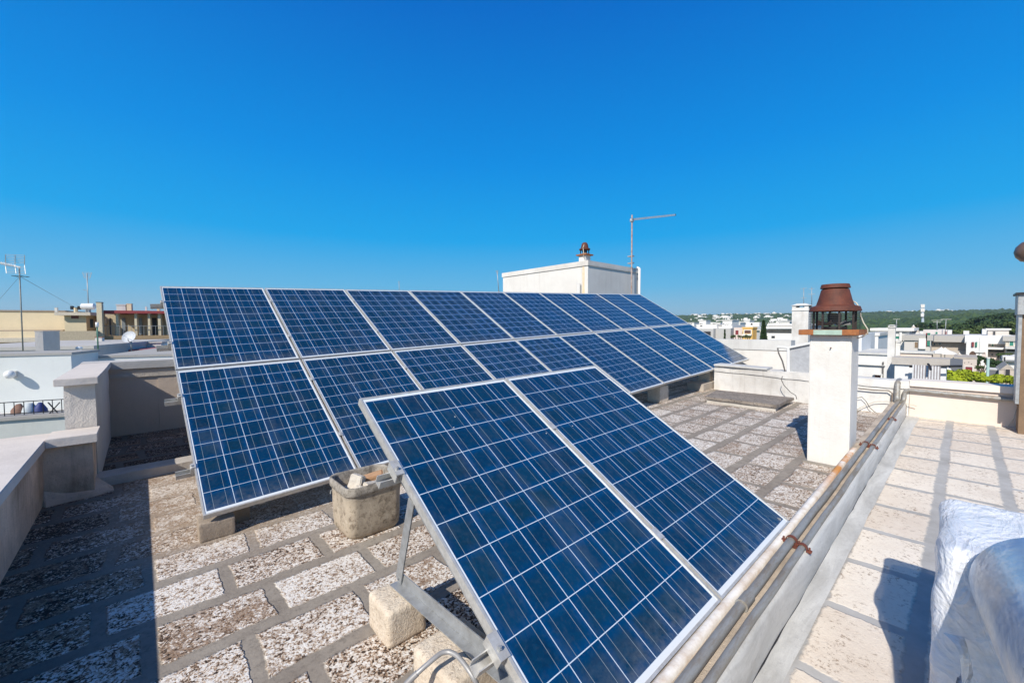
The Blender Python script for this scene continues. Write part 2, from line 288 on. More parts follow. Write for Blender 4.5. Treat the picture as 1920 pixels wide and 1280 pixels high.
def lump(x0,x1,y0,y1,z0_,z1_,amp,n=10,seed=0,rnd=.08):
    mb=MB(); cx,cy,cz=(x0+x1)/2,(y0+y1)/2,(z0_+z1_)/2
    idx={}
    def P(a,b,c):
        key=(a,b,c)
        if key not in idx:
            X=x0+(x1-x0)*a/n; Y=y0+(y1-y0)*b/n; Z=z0_+(z1_-z0_)*c/n
            # round corners
            q=Vector((X,Y,Z)); inn=Vector((min(max(X,x0+rnd),x1-rnd),min(max(Y,y0+rnd),y1-rnd),min(max(Z,z0_+rnd),z1_-rnd))); dd=q-inn
            if dd.length>rnd: q=inn+dd.normalized()*rnd
            w=q*5+Vector((seed,0,0)); dirn=(q-Vector((cx,cy,cz))).normalized()
            rid=abs(noise.noise(Vector((w.x*.6+w.z*1.1,w.y*1.4,w.z*.5))))
            q=q+dirn*amp*(noise.noise(w)-rid*1.3)
            idx[key]=len(mb.v); mb.v.append(q)
        return idx[key]
    for a in range(n):
        for b in range(n):
            mb.f+=[(P(a,b,0),P(a,b+1,0),P(a+1,b+1,0),P(a+1,b,0)),(P(a,b,n),P(a+1,b,n),P(a+1,b+1,n),P(a,b+1,n)),
                   (P(a,0,b),P(a+1,0,b),P(a+1,0,b+1),P(a,0,b+1)),(P(a,n,b),P(a,n,b+1),P(a+1,n,b+1),P(a+1,n,b)),
                   (P(0,a,b),P(0,a,b+1),P(0,a+1,b+1),P(0,a+1,b)),(P(n,a,b),P(n,a+1,b),P(n,a+1,b+1),P(n,a,b+1))]
    return mb
WL={}
def tag(o,label=None,cat=None,group=None,kind=None):
    if label:o['label']=label
    if cat:o['category']=cat
    if group:o['group']=group
    if kind:o['kind']=kind
    return o
def thing(name,label,cat,loc,group=None,rot=None):
    o=bpy.data.objects.new(name,None); COL.objects.link(o); o.empty_display_size=0.1
    if ROT: loc=ROT@Vector(loc)
    o.location=loc; WL[o.name]=Vector(loc)
    if rot is not None: o.rotation_mode='QUATERNION'; o.rotation_quaternion=rot
    tag(o,label,cat,group); return o
def build(name,mb,m,parent=None,local=False,origin=None,smooth=False,bevel=0,seg=2,rough=0,sub=0,roughscale=6,uv=None,autos=None):
    me=bpy.data.meshes.new(name); org=Vector((0,0,0))
    if ROT:
        mb.v=[ROT@v for v in mb.v]; origin=ROT@Vector(origin) if origin is not None else None
    if parent is not None and not local: org=WL[parent.name]
    elif origin is not None: org=Vector(origin)
    me.from_pydata([tuple(v-org) for v in mb.v],[],mb.f)
    o=bpy.data.objects.new(name,me); COL.objects.link(o)
    if parent is not None: o.parent=parent; WL[o.name]=org
    else: o.location=org; WL[o.name]=org
    if uv:
        l=me.uv_layers.new(name='UVMap')
        for lp in me.loops: l.data[lp.index].uv=uv(me.vertices[lp.vertex_index].co)
    bm=bmesh.new(); bm.from_mesh(me); bmesh.ops.recalc_face_normals(bm,faces=bm.faces)
    if bevel: bmesh.ops.bevel(bm,geom=[e for e in bm.edges if len(e.link_faces)==2 and e.calc_face_angle(0)>0.5],offset=bevel,segments=seg,affect='EDGES',clamp_overlap=True)
    if sub: bmesh.ops.subdivide_edges(bm,edges=bm.edges[:],cuts=sub,use_grid_fill=True)
    if rough:
        for v in bm.verts:
            w=v.co+org; v.co+=noise.noise_vector(w*roughscale)*rough+noise.noise_vector(w*roughscale*3.1)*rough*0.4
    bm.to_mesh(me); bm.free()
    if smooth: me.shade_smooth()
    if autos and smooth: me.set_sharp_from_angle(angle=R(autos))
    me.materials.append(m); return o
def single(name,label,cat,mb,m,group=None,kind=None,origin=None,**kw):
    if origin is None and kind!='structure':
        xs=[v.x for v in mb.v]; ys=[v.y for v in mb.v]; origin=((min(xs)+max(xs))/2,(min(ys)+max(ys))/2,min(v.z for v in mb.v))
    o=build(name,mb,m,origin=origin,**kw); return tag(o,label,cat,group,kind)
def wallstrip(mb,x0,x1,y0,y1,h0,h1,step=0.35):
    """roof-following box split in short lengths so it can be roughened"""
    if abs(x1-x0)>abs(y1-y0):
        n=max(1,int(abs(x1-x0)/step)); 
        for k in range(n): pass
    return mb.rbox(x0,x1,y0,y1,h0,h1)
WHITE=plaster('white limewash plaster',(0.76,0.735,0.69),(0.42,0.38,0.33),0.6,1.3,0.6,0.5)
WHITE2=plaster('smooth white paint',(0.75,0.75,0.74),(0.60,0.59,0.57),0.25,0.5,0.15,0.15)
GREYW=plaster('stained grey white plaster',(0.66,0.65,0.62),(0.40,0.38,0.35),0.45,1.0,0.35,0.4)
BEIGE=plaster('beige weathered plaster',(0.82,0.61,0.45),(0.36,0.25,0.17),0.85,1.9,0.8,0.5)
BEIGE2=plaster('beige plain wall plaster',(0.66,0.54,0.43),(0.48,0.38,0.30),0.35,1.0,0.35,0.25)
COPING=plaster('pinkish limestone coping',(0.70,0.63,0.565),(0.45,0.385,0.33),0.45,1.2,0.3,0.15)
PEACH=plaster('peach painted wall',(0.78,0.655,0.565),(0.60,0.48,0.39),0.3,0.7,0.2,0.2)
YELLOW=plaster('pale yellow facade paint',(0.74,0.62,0.42),(0.55,0.45,0.30),0.35,0.3,0.1,0.2)
OCHRE=plaster('deeper yellow facade paint',(0.62,0.46,0.22),(0.42,0.32,0.18),0.4,0.3,0.1,0.2)
ORANGE=plaster('orange facade paint',(0.84,0.52,0.16),(0.65,0.40,0.15),0.2,0.3,0.1,0.1)
STONE=plaster('rough beige stone wall',(0.50,0.44,0.37),(0.30,0.25,0.21),0.5,0.8,0.5,0.2)
PINKISH=plaster('pale pink facade paint',(0.72,0.60,0.54),(0.55,0.46,0.42),0.3,0.3,0.1,0.2)
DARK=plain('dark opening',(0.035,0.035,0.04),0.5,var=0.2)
GLASSD=plain('dark window glass',(0.05,0.07,0.09),0.12,var=0.2)
GREENP=plain('green shutter paint',(0.03,0.22,0.15),0.5)
REDP=plain('dark red paint',(0.24,0.03,0.035),0.5)
REDR=plain('faded red roof sheet',(0.40,0.13,0.13),0.7)
BLACKM=plain('black painted iron',(0.03,0.03,0.032),0.45,0.3)
WPAINT=plain('white gloss paint',(0.80,0.80,0.78),0.35,var=0.06)
BLUEM=plain('slate blue paint',(0.07,0.13,0.16),0.4)
CABLE=plain('cream cable sheath',(0.60,0.55,0.45),0.5,var=0.1)
DCABLE=plain('grey cable sheath',(0.12,0.11,0.10),0.5,var=0.1)
ALU=m_alu(); GALV=m_galv(); PIPE=m_pipe(); RUST=m_rust(); ORUST=m_orust(); FIB=m_fibre(); TUFF=m_tuff(); SLAB=m_slab(); CEM=m_cement()
# ================================================================ SETTING: floors
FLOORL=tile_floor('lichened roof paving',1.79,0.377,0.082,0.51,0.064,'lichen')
FLOORR=tile_floor('cream roof paving',0.070-0.362*3,0.362,0.070,0.54,0.058,'cream')
def sheet(x0,x1,y0,y1,dz=0,nx=20,ny=4):
    mb=MB()
    for i in range(nx+1):
        for j in range(ny+1):
            x=x0+(x1-x0)*i/nx; y=y0+(y1-y0)*j/ny; mb.v.append(Vector((x,y,RZ(x)+dz)))
    for i in range(nx):
        for j in range(ny):
            a=i*(ny+1)+j; mb.f.append((a,a+ny+1,a+ny+2,a+1))
    return mb
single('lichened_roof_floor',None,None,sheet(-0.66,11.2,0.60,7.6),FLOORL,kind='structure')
single('cream_roof_floor',None,None,sheet(-2.5,8.25,-5.0,0.56),FLOORR,kind='structure')
mb=MB(); N=46
for i in range(N+1):   # cement apron beside the kerb, ragged outer edge
    x=-2.4+i*(8.2+2.4)/N; w=0.452-0.008*x+0.012*noise.noise(Vector((x*3,0,0)))+0.006*noise.noise(Vector((x*11,0,0)))
    mb.v+=[Vector((x,0.545,RZ(x)+0.010)),Vector((x,w,RZ(x)+0.004))]
for i in range(N): a=2*i; mb.f.append((a,a+1,a+3,a+2))
single('cement_apron',None,None,mb,CEM,kind='structure')
def strip_mat():
    t=NT('chalky white strip with rust wash'); v=t.coord(); n=t.noise(v,9,5,.7); n2=t.noise(v,3,4,.6); o=t.xyz(v)
    c=t.mix(t.rng(n,.4,.7),(0.86,0.82,0.75),(0.58,0.46,0.35)); m=t.m_('MULTIPLY',t.rng(o[0],0.55,1.1),t.rng(o[0],2.6,1.7))
    c=t.mix(t.m_('MULTIPLY',m,t.rng(n2,.42,.55)),c,(0.62,0.27,0.07)); t.set('Base Color',c); t.set('Roughness',.9); t.bump(n,.4,.01); return t.m
# ---------------------------------------------------------------- kerb with mortar face
k=thing('roof_kerb','long low kerb of cement and tan stone carrying two grey pipes between the roofs','kerb',(3,0.61,RZ(3)))
core=MB()
for i in range(24):
    x0=-2.4+i*0.44; x1=x0+0.44
    core.rbox(x0,x1-0.0005,0.536,0.683,-0.02,0.185)
build('core',core,plaster('tan kerb stone',(0.62,0.52,0.41),(0.34,0.28,0.22),0.8,4,0.7,0.1),k)
fa=MB(); N=60
for i in range(N+1):
    x=-2.4+i*10.56/N; a=0.010*noise.noise(Vector((x*2.3,5,0))); b=0.006*noise.noise(Vector((x*5,9,0)))
    for (y,h) in ((0.540,0.188),(0.528+b,0.185),(0.518+a,0.170),(0.512+a,0.09),(0.512+a,0.03+b),(0.524,0.0)): fa.v.append(Vector((x,y,RZ(x)+h)))
for i in range(N):
    for j in range(5): q=6*i+j; fa.f.append((q,q+6,q+7,q+1))
build('cement_face',fa,CEM,k,smooth=True)
st=MB()
for i in range(N+1):
    x=-2.4+i*(4.9+2.4)/N; a=0.004*noise.noise(Vector((x*6,2,0)))
    for (y,h) in ((0.686,0.15),(0.684,0.192),(0.668,0.204),(0.644+a,0.202),(0.640+a,0.184)): st.v.append(Vector((x,y,RZ(x)+h)))
for i in range(N):
    for j in range(4): q=5*i+j; st.f.append((q,q+5,q+6,q+1))
build('white_edge_strip',st,strip_mat(),k,smooth=True)
cr=MB(); pts=[]
for i in range(120):
    x=-2.3+i*10.4/120; pts.append((x,0.520+0.006*noise.noise(Vector((x*4,1,0)))+0.003*noise.noise(Vector((x*17,1,0))),RZ(x)+0.007))
cr.tube(pts,[0.0035+0.0025*abs(noise.noise(Vector((p[0]*9,0,3)))) for p in pts],5); build('crack',cr,DARK,k)
# ---------------------------------------------------------------- pipes on the kerb
def pipe_thing(label,y,r,h,x1,couplings):
    t=thing('roof_pipe',label,'pipe',(3,y,RZ(3)+h),group='grey pipes along the kerb')
    mb=MB(); pts=[(-2.3+i*(x1+2.3)/40,y+0.004*noise.noise(Vector((i*.7,y,0))),RZ(-2.3+i*(x1+2.3)/40)+h) for i in range(41)]
    mb.tube(pts,r,14); 
    return t,mb,pts
PX=8.00
t1,mb,p1=pipe_thing('thicker grey pipe lying on the kerb next to the chimney, turning up over the corner',0.604,0.0200,0.207,PX,())
up=atx(1690,716,PX); mb.tube([(PX-0.03,0.612,RZ(PX)+0.210),(PX+0.01,0.615,RZ(PX)+0.225),(PX+0.035,0.62,RZ(PX)+0.27),(PX+0.04,0.62,-0.87),(PX+0.06,0.62,-0.835),(PX+0.12,0.62,-0.825),(PX+0.35,0.62,-0.825)],0.033,14)
build('tube',mb,PIPE,t1,smooth=True,autos=50)
cp=MB(); x=1.90; cp.tube([(x-.045,0.604,RZ(x)+0.207),(x+.045,0.604,RZ(x)+.207)],0.0245,16); cp.tube([(x-.050,0.604,RZ(x)+0.207),(x-.045,0.604,RZ(x)+.207)],0.0265,16); build('coupling',cp,PIPE,t1,smooth=True,autos=40)
t2,mb,p2=pipe_thing('thinner grey pipe beside the thicker one, elbowing right along the end wall',0.5475,0.0158,0.202,PX,())
e1=atx(1703,757,PX)
mb.tube([(PX-0.03,0.5555,RZ(PX)+0.204),(PX+0.02,0.552,RZ(PX)+0.215),(PX+0.045,0.548,RZ(PX)+0.26),(PX+0.045,0.545,-0.975),(PX+0.045,0.53,-0.94),(PX+0.045,0.49,-0.925),(PX+0.045,-0.52,-0.945)],0.026,14)
build('tube',mb,PIPE,t2,smooth=True,autos=50)
def clamp(par,x,y,r,h):
    mb=MB(); pts=[(x,y+(r+.006)*math.cos(a),RZ(x)+h+(r+.006)*math.sin(a)) for a in [R(q) for q in range(-20,201,20)]]
    for a,b in zip(pts,pts[1:]): mb.bar(a,b,0.022,0.004,up=(Vector(a)-Vector((x,y,RZ(x)+h))))
    for sg in (-1,1):
        mb.box(x-.012,x+.012,y+sg*(r+.004),y+sg*(r+.026),RZ(x)+h-.012,RZ(x)+h-.004); mb.tube([(x,y+sg*(r+.016),RZ(x)+h-.02),(x,y+sg*(r+.016),RZ(x)+h+.012)],0.005,6)
    o=build('pipe_clamp',mb,plain('clamp rust',(0.20,0.055,0.03),0.75,col2=(0.10,0.03,0.02)),par); return o
for xx in (2.60,5.10): clamp(t1,xx,0.604,0.0200,0.207); clamp(t2,xx-0.03,0.5475,0.0158,0.202)
clamp(t2,6.6,0.5475,0.0158,0.202)
cpl=MB(); cpl.tube([(PX+.045,0.547,-1.15),(PX+.045,0.547,-1.19)],0.030,14); build('coupling',cpl,PIPE,t2,smooth=True,autos=40)
# ================================================================ PARAPETS (far end, x ~ 8)
EX=8.08
def coping_wall(name,label,plan,h_top,cop_t,over,wall_m,cop_m,group=None,z0=-0.05,rough=0.006):
    """plan: list of (x,y) front line points going -y ; wall 0.28 thick behind"""
    cx=sum(p[0] for p in plan)/len(plan); cy=sum(p[1] for p in plan)/len(plan)
    t=thing(name,label,'wall',(cx,cy,RZ(cx)),group)
    w=MB(); c=MB()
    for a,b in zip(plan,plan[1:]):
        n=max(1,int(math.dist(a,b)/0.12))
        w.hexa([(a[0],a[1],RZ(8)+z0),(b[0],b[1],RZ(8)+z0),(b[0]+.28,b[1],RZ(8)+z0),(a[0]+.28,a[1],RZ(8)+z0),(a[0],a[1],h_top-cop_t),(b[0],b[1],h_top-cop_t),(b[0]+.28,b[1],h_top-cop_t),(a[0]+.28,a[1],h_top-cop_t)])
        c.hexa([(a[0]-over,a[1],h_top-cop_t+.001),(b[0]-over,b[1],h_top-cop_t+.001),(b[0]+.30,b[1],h_top-cop_t+.001),(a[0]+.30,a[1],h_top-cop_t+.001),(a[0]-over,a[1],h_top),(b[0]-over,b[1],h_top),(b[0]+.30,b[1],h_top),(a[0]+.30,a[1],h_top)])
    build('wall_body',w,wall_m,t,sub=3,rough=rough*0.5); build('coping',c,cop_m,t,sub=6,rough=rough); return t
zt=atx(1650,711,EX).z
coping_wall('parapet_wall','low whitewashed parapet with a crumbling coping behind the chimney',[(8.60,3.38),(8.25,2.05),(EX,1.30),(EX,0.50)],zt,0.115,0.02,WHITE,WHITE,rough=0.012)
coping_wall('parapet_wall','smooth peach parapet with pale coping at the end of the cream roof',[(EX+.004,0.495),(EX+.004,-4.5)],atx(1800,717,EX).z-0.01,0.085,0.035,PEACH,plaster('pale peach coping',(0.80,0.72,0.64),(0.6,0.5,0.42),0.25,0.7,0.2,0.1),rough=0.004)
# grey drip strips on coping left part
t=thing('coping_slab','thin grey stone slab lying on the low whitewashed parapet beside the array','slab',(8.5,2.9,zt))
mb=MB().hexa([(8.52,3.36,zt+.004),(8.28,2.35,zt+.004),(8.62,2.35,zt+.004),(8.86,3.36,zt+.004),(8.52,3.36,zt+.035),(8.28,2.35,zt+.035),(8.62,2.35,zt+.035),(8.86,3.36,zt+.035)]); build('slab',mb,GREYW,t,sub=3,rough=.006)
# tall wall behind the array's far end
def wallbox(name,label,x0,x1,y0,y1,z0,z1,m,copm,ct=0.13,ov=0.03,cat='wall',group=None):
    t=thing(name,label,cat,((x0+x1)/2,(y0+y1)/2,z0),group)
    build('wall_body',MB().box(x0,x1,y0,y1,z0,z1-ct),m,t,sub=2,rough=.004)
    build('coping',MB().box(x0-ov,x1+ov,y0-ov,y1+ov,z1-ct+.001,z1),copm,t,sub=2,rough=.004); return t
a=atx(1482,638,10.9); b=atx(1345,631,10.9)
wallbox('tall_wall','tall off-white wall with thick grey coping just right of the array tip',10.9,11.2,a.y,8.2,-6,a.z,plaster('off white rendered wall',(0.72,0.69,0.64),(0.48,0.44,0.40),0.4,0.9,0.3,0.25),GREYW,ct=0.24,ov=0.02)
# neighbour side-wall piece to the right of it
a1=atx(1452,640,9.6)
# ---------------------------------------------------------------- white framed panel with pipe
t=thing('framed_gate','white pipe frame holding a grey sheet, standing on the parapet left of the chimney','gate',(8.35,2.0,zt))
q=lambda px,py:atx(px,py,8.35)
A=q(1478,652);B_=q(1478,704);C_=q(1530,641);D_=q(1530,706)
fr=MB(); fr.tube([A,B_],0.022,8); fr.tube([q(1459,650),A,C_],0.020,8); fr.tube([B_,D_],0.026,8); fr.tube([C_,D_],0.02,8)
build('pipe_frame',fr,WPAINT,t,smooth=True,autos=50)
pn=MB(); off=Vector((.03,0,0)); pn.hexa([B_+off,D_+off,D_+off*2,B_+off*2,A+off,C_+off,C_+off*2,A+off*2]); build('grey_sheet',pn,plain('grey sheet',(0.42,0.43,0.45),0.7),t)
cb=MB(); cb.tube([q(1459,652)-off,q(1461,662)-off,q(1468,677)-off,q(1472,692)-off,q(1475,702)-off],0.012,7); build('hanging_cable',cb,DCABLE,t,smooth=True)
# loose cables on parapet
cb=MB(); qq=lambda px,py:atx(px,py,8.02); cb.tube([qq(1467,705),qq(1465,712),qq(1470,722),qq(1482,735),qq(1492,741),qq(1494,748)],0.006,6)
single('loose_cable','thin dark cable drooping over the parapet between the hatch slab and the chimney','cable',cb,DCABLE,group='loose cables on the far parapet',smooth=True)
cb=MB(); cb.tube([qq(1606,746),qq(1616,744),qq(1624,752),qq(1630,763),qq(1640,772),qq(1652,778)],0.005,6); single('loose_cable','dark cable looping down right of the chimney onto the roof','cable',cb,DCABLE,group='loose cables on the far parapet',smooth=True)
cb=MB(); cb.tube([qq(1606,768),qq(1622,760),qq(1640,753),qq(1660,752),qq(1685,755),qq(1704,757),qq(1719,761)],0.005,6); single('loose_cable','thin pale cable arching behind the chimney to the two upright pipes','cable',cb,CABLE,group='loose cables on the far parapet',smooth=True)
cb=MB(); cb.tube([qq(1609,728),qq(1640,731),qq(1666,732),qq(1673,737),qq(1672,752),qq(1670,765)],0.009,6); single('loose_cable','brown cable running under the crumbling coping then dropping near the pipes','cable',cb,plain('brown cable',(0.22,0.17,0.13),0.6),group='loose cables on the far parapet',smooth=True)
cb=MB(); q2=lambda px,py:atx(px,py,8.03); cb.tube([q2(1906,768),q2(1900,785),q2(1888,801),q2(1872,805),q2(1850,803),q2(1835,801)],0.005,6); single('loose_cable','pale cable curling along the foot of the peach parapet at the far right','cable',cb,CABLE,smooth=True)
# ================================================================ CHIMNEY with rusty cowl
cz0=RZ(5.0); ct=atx(1560,628.5,4.755).z; x0,x1,y0,y1=4.83,5.22,0.687,1.008
t=thing('roof_chimney','white rendered chimney topped by a rusty conical cowl inside a wire cage','chimney',((x0+x1)/2,(y0+y1)/2,cz0))
build('stack',MB().box(x0,x1,y0,y1,cz0-.03,ct),plaster('chimney white render',(0.75,0.72,0.67),(0.45,0.40,0.33),0.28,2.0,0.4,0.28,grain=40),t,bevel=0.008,sub=3,rough=0.004)
sk=MB().box(x0-.03,x1+.02,y0-.0,y1+.03,cz0-.02,cz0+.018); build('mortar_foot',sk,plaster('foot mortar',(0.34,0.31,0.27),(0.2,0.18,0.15),.6,3,.5,.1),t,sub=3,rough=.008)
cxm,cym=(x0+x1)/2,(y0+y1)/2
build('collar',MB().box(x0-.075,x1+.06,y0-.06,y1+.075,ct+.001,ct+.052),ORUST,t,bevel=.003)
build('collar_label',MB().box(x0-.078,x0-.0752,cym-.10,cym+.115,ct+.004,ct+.050),plain('pale green worn plate',(0.42,0.55,0.45),0.5),t)
cc=Vector((cxm-.02,cym,0)); zb=ct+.052; HF=atx(1567,583,4.82).z-zb; HC=(atx(1567,541,4.92).z-zb-HF)/.245; KR=.86
mb=MB()
for k_ in range(8):
    an=R(22+45*k_); p=cc+Vector((.165*math.cos(an),.165*math.sin(an),0)); mb=MB().box(p.x-.008,p.x+.008,p.y-.008,p.y+.008,zb,zb+HF+.02)
    build('post',mb,plain('blackened rusty post',(0.05,0.035,0.03),0.6),t)
ring=MB()
for k_ in range(10):
    z=zb+.010+k_*(HF-.012)/10; pts=[cc+Vector((.203*math.cos(a),.203*math.sin(a),z)) for a in [2*math.pi*i/28 for i in range(29)]]; ring.tube(pts,0.0012,5,caps=False)
for k_ in range(6):
    a=2*math.pi*k_/6+.3; p=cc+Vector((.203*math.cos(a),.203*math.sin(a),0)); ring.tube([(p.x,p.y,zb),(p.x,p.y,zb+HF)],.002,5)
build('wire_cage',ring,BLACKM,t)
cow=MB().lathe((cc.x,cc.y,zb+HF),[(r*KR,z*HC) for r,z in [(0.205,0.0),(0.236,0.002),(0.238,0.008),(0.224,0.052),(0.182,0.066),(0.172,0.070),(0.152,0.135),(0.128,0.235),(0.122,0.245),(0.02,0.25)]],48,caps=False)
build('cowl',cow,RUST,t,smooth=True,autos=28)
build('cowl_top_cap',MB().lathe((cc.x,cc.y,zb+HF),[(r*KR,z*HC) for r,z in [(0.05,0.252),(0.135,0.254),(0.138,0.258),(0.126,0.298),(0.06,0.304),(0.003,0.306)]],40),RUST,t,smooth=True,autos=28)
build('flue_throat',MB().lathe((cc.x,cc.y,zb),[(0.10,0.0),(0.10,0.03),(0.085,0.03)],24),BLACKM,t,smooth=True,autos=40)
fan=MB()
for k_ in range(7):
    a=2*math.pi*k_/7; d=Vector((math.cos(a),math.sin(a),0)); e=Vector((-math.sin(a),math.cos(a),0)); o=cc+Vector((0,0,zb+.04))
    fan.quad(o+d*.03,o+d*.13,o+d*.13+e*.06+Vector((0,0,.05)),o+d*.03+e*.015+Vector((0,0,.02)))
build('fan_blades',fan,GALV,t)
build('fan_motor',MB().lathe((cc.x,cc.y,zb+.05),[(0.055,0),(0.055,.10),(.02,.105)],20),BLACKM,t,smooth=True,autos=40)
cb=MB(); rr=lambda px,py,x:atx(px,py,x)
cb.tube([rr(1599,564,5.05),rr(1606,568,5.03),rr(1612,578,5.02),rr(1614,592,5.02),rr(1619,605,5.02),rr(1627,617,5.03),rr(1627,624,5.03),rr(1618,631,5.06),rr(1608,634,5.12)],0.0055,8); build('power_cable',cb,CABLE,t,smooth=True)
stn=MB(); stn.tube([(4.829,cym-.01,-.215),(4.80,cym-.01,-.215)],.005,6); build('nail',stn,RUST,t)
# hatch slab
t=thing('hatch_cover','flat dark stone hatch slab on the roof between the array and the chimney','hatch',(7.6,2.45,RZ(7.6)))
pl=[(7.12,1.89),(7.98,1.99),(7.95,3.06),(7.13,2.92)]
build('slab',MB().prism([(7.09,1.87),(8.03,1.87),(7.97,3.08),(7.10,2.94)],RZ(7.5)+.062,RZ(7.5)+.105),SLAB,t,sub=4,rough=.008)
build('base',MB().prism(pl,RZ(7.5)-.02,RZ(7.5)+.061),plaster('hatch base render',(0.58,0.54,0.48),(0.3,0.26,0.22),.5,2),t)
# low step under the far part of the array
single('low_step','low pale stone step on the roof under the far end of the array','step',MB().rbox(8.2,10.8,3.42,3.75,-.02,.14),plaster('step stone',(0.55,0.48,0.40),(0.3,0.25,0.2),.5,2,.5,.1),sub=3,rough=.006)
# ================================================================ LEFT PARAPETS AND PIER
PZ=-0.905
def seg_wall(name,label,x0,x1,y0,y1,top,ct,ov,m,cm,zb=None,cap=None,mr=0.004):
    t=thing(name,label,'wall',((x0+x1)/2,(y0+y1)/2,RZ(0)))
    w=MB().box(x0,x1,y0,y1,RZ(0)-.1 if zb is None else zb,top-ct); build('wall_body',w,m,t,sub=5,rough=mr)
    cx=cap or (x0-ov,x1+ov,y0-ov,y1+ov); build('coping',MB().box(*cx,top-ct+.001,top),cm,t,bevel=.004,sub=3,rough=.002); return t
seg_wall('side_parapet','low beige parapet with a broad pale coping running along the left edge of the roof',-0.95,-0.625,-1.5,5.30,PZ,0.075,0.0,BEIGE,COPING,cap=(-1.30,-0.600,-1.5,5.30))
lw=seg_wall('return_parapet','short low beige parapet crossing at the foot of the tall pier',-0.70,-0.335,5.015,5.32,PZ+0.008,0.075,0.0,BEIGE,COPING,cap=(-0.600,-0.300,4.955,5.32))
# tall pier wall along y
zc=-0.445
t=thing('pier_wall','tall pale beige pier wall with thick pink coping rising at the corner of the recess','wall',(-0.43,6.3,RZ(0)))
build('wall_body',MB().box(-0.520,-0.325,5.33,7.44,RZ(0)-.1,zc-.062),plaster('pier rough render',(0.74,0.67,0.585),(0.52,0.45,0.385),.4,1.5,.7,.15),t,sub=5,rough=.006)
build('coping',MB().box(-0.575,-0.300,5.28,7.44,zc-.061,zc),COPING,t,bevel=.004,sub=3,rough=.003)
# tall back wall of recess
t=thing('recess_wall','tall shaded beige wall with grey coping closing the dark recess','wall',(2,7.6,RZ(2)))
zw=-0.440
build('wall_body',MB().box(-0.52,0.155,7.442,7.75,RZ(0)-.1,zw-.10),BEIGE2,t,sub=3,rough=.004)
build('projecting_bay',MB().box(0.156,9.2,7.436,7.75,RZ(0)-.1,zw-.10),BEIGE2,t)
build('coping',MB().box(-0.575,9.2,7.410,7.80,zw-.099,zw),plaster('light grey coping',(0.60,0.57,0.53),(0.4,0.37,0.33),.4,1),t,sub=3,rough=.003)
build('string_course',MB().box(-0.32,9.2,7.424,7.47,zw-.215,zw-.165),plaster('rough cream ledge',(0.62,0.55,0.46),(0.45,0.38,0.3),.4,2,.6,.1),t,sub=3,rough=.004)
# sill
s=MB().hexa([(-0.335,5.28,RZ(0)),(0.62,5.12,RZ(0)),(0.66,5.38,RZ(0)),(-0.325,5.54,RZ(0)),(-0.335,5.28,RZ(0)+.085),(0.62,5.12,RZ(0)+.085),(0.66,5.38,RZ(0)+.085),(-0.325,5.54,RZ(0)+.085)])
s=MB()
for i in range(12):
    xa=-0.335+i*.85; s.rbox(xa,xa+.846,5.16-.02*i,5.40-.02*i,-.01,.085)
single('sill_kerb','low worn stone sill crossing the roof in front of the dark recess','kerb',s,plaster('sill stone',(0.56,0.51,0.45),(0.32,0.28,0.23),.5,3,.5,.1),sub=2,rough=.006)
# mortar fillets at base of left walls
f=MB().hexa([(-0.66,5.02,RZ(0)-.02),(-0.60,4.86,RZ(0)-.02),(-0.20,4.92,RZ(0)-.02),(-0.30,5.14,RZ(0)-.02),(-0.63,5.02,RZ(0)+.10),(-0.60,5.0,RZ(0)+.05),(-0.22,5.05,RZ(0)+.02),(-0.32,5.14,RZ(0)+.10)])
single('mortar_fillet','rough mortar fillet at the base of the short crossing parapet','fillet',f,BEIGE,sub=4,rough=.012)
# ================================================================ SOLAR PANELS
def rotm(u,v):
    u=Vector(u).normalized(); v=Vector(v); v=(v-u*v.dot(u)).normalized(); n=u.cross(v); return Matrix(((u.x,v.x,n.x),(u.y,v.y,n.y),(u.z,v.z,n.z)))
def panel_proto(label,W,L,group):
    t=thing('solar_panel',label,'solar panel',(0,0,0),group); fw=0.0105; th=0.040
    f=MB(); f.box(0,W,0,fw,-th,0); f.box(0,W,L-fw,L,-th,0); f.box(0,fw,fw,L-fw,-th,0); f.box(W-fw,W,fw,L-fw,-th,0)
    # inner lower flanges
    f.box(fw,W-fw,fw,fw+.02,-th,-th+.002); f.box(fw,W-fw,L-fw-.02,L-fw,-th,-th+.002)
    build('frame',f,ALU,t,local=True)
    pu=(W-2*fw-.018)/6; pv=(L-2*fw-.038)/10; mu=fw+.009; mv=fw+.019
    g=MB().quad((fw,fw,-.004),(W-fw,fw,-.004),(W-fw,L-fw,-.004),(fw,L-fw,-.004))
    build('cell_glass',g,m_cells(),t,local=True,uv=lambda c:((c.x-mu)/pu,(c.y-mv)/pv))
    b=MB().box(fw,W-fw,fw,L-fw,-.010,-.0055); build('backsheet',b,plain('white backsheet',(0.70,0.70,0.68),0.6),t,local=True)
    j=MB().box(W/2-.05,W/2+.05,L-.20,L-.09,-.035,-.011); build('junction_box',j,BLACKM,t,local=True)
    return t
def copy_tree(o,parent=None):
    c=o.copy(); COL.objects.link(c); c.parent=parent
    for ch in [q for q in bpy.data.objects if q.parent==o]: copy_tree(ch,c)
    return c
ORD=['leftmost','second','third','fourth','fifth','sixth','seventh','eighth','ninth','rightmost']
OA=Vector((0.269,3.307,-1.225)); MA=rotm((.9991,.0085,.0411),(-.0284,.8582,.5125)); WA=1.025; PA=1.0430; LA=1.65
protoA=panel_proto('x',WA,LA,'solar panels of the large rear array')
def place(o,org,M,dx,dy,tilt=0,dn=0):
    o.rotation_mode='QUATERNION'; o.rotation_quaternion=M.to_quaternion(); o.location=org+M@Vector((dx,dy,dn)); WL[o.name]=o.location.copy()
first=True
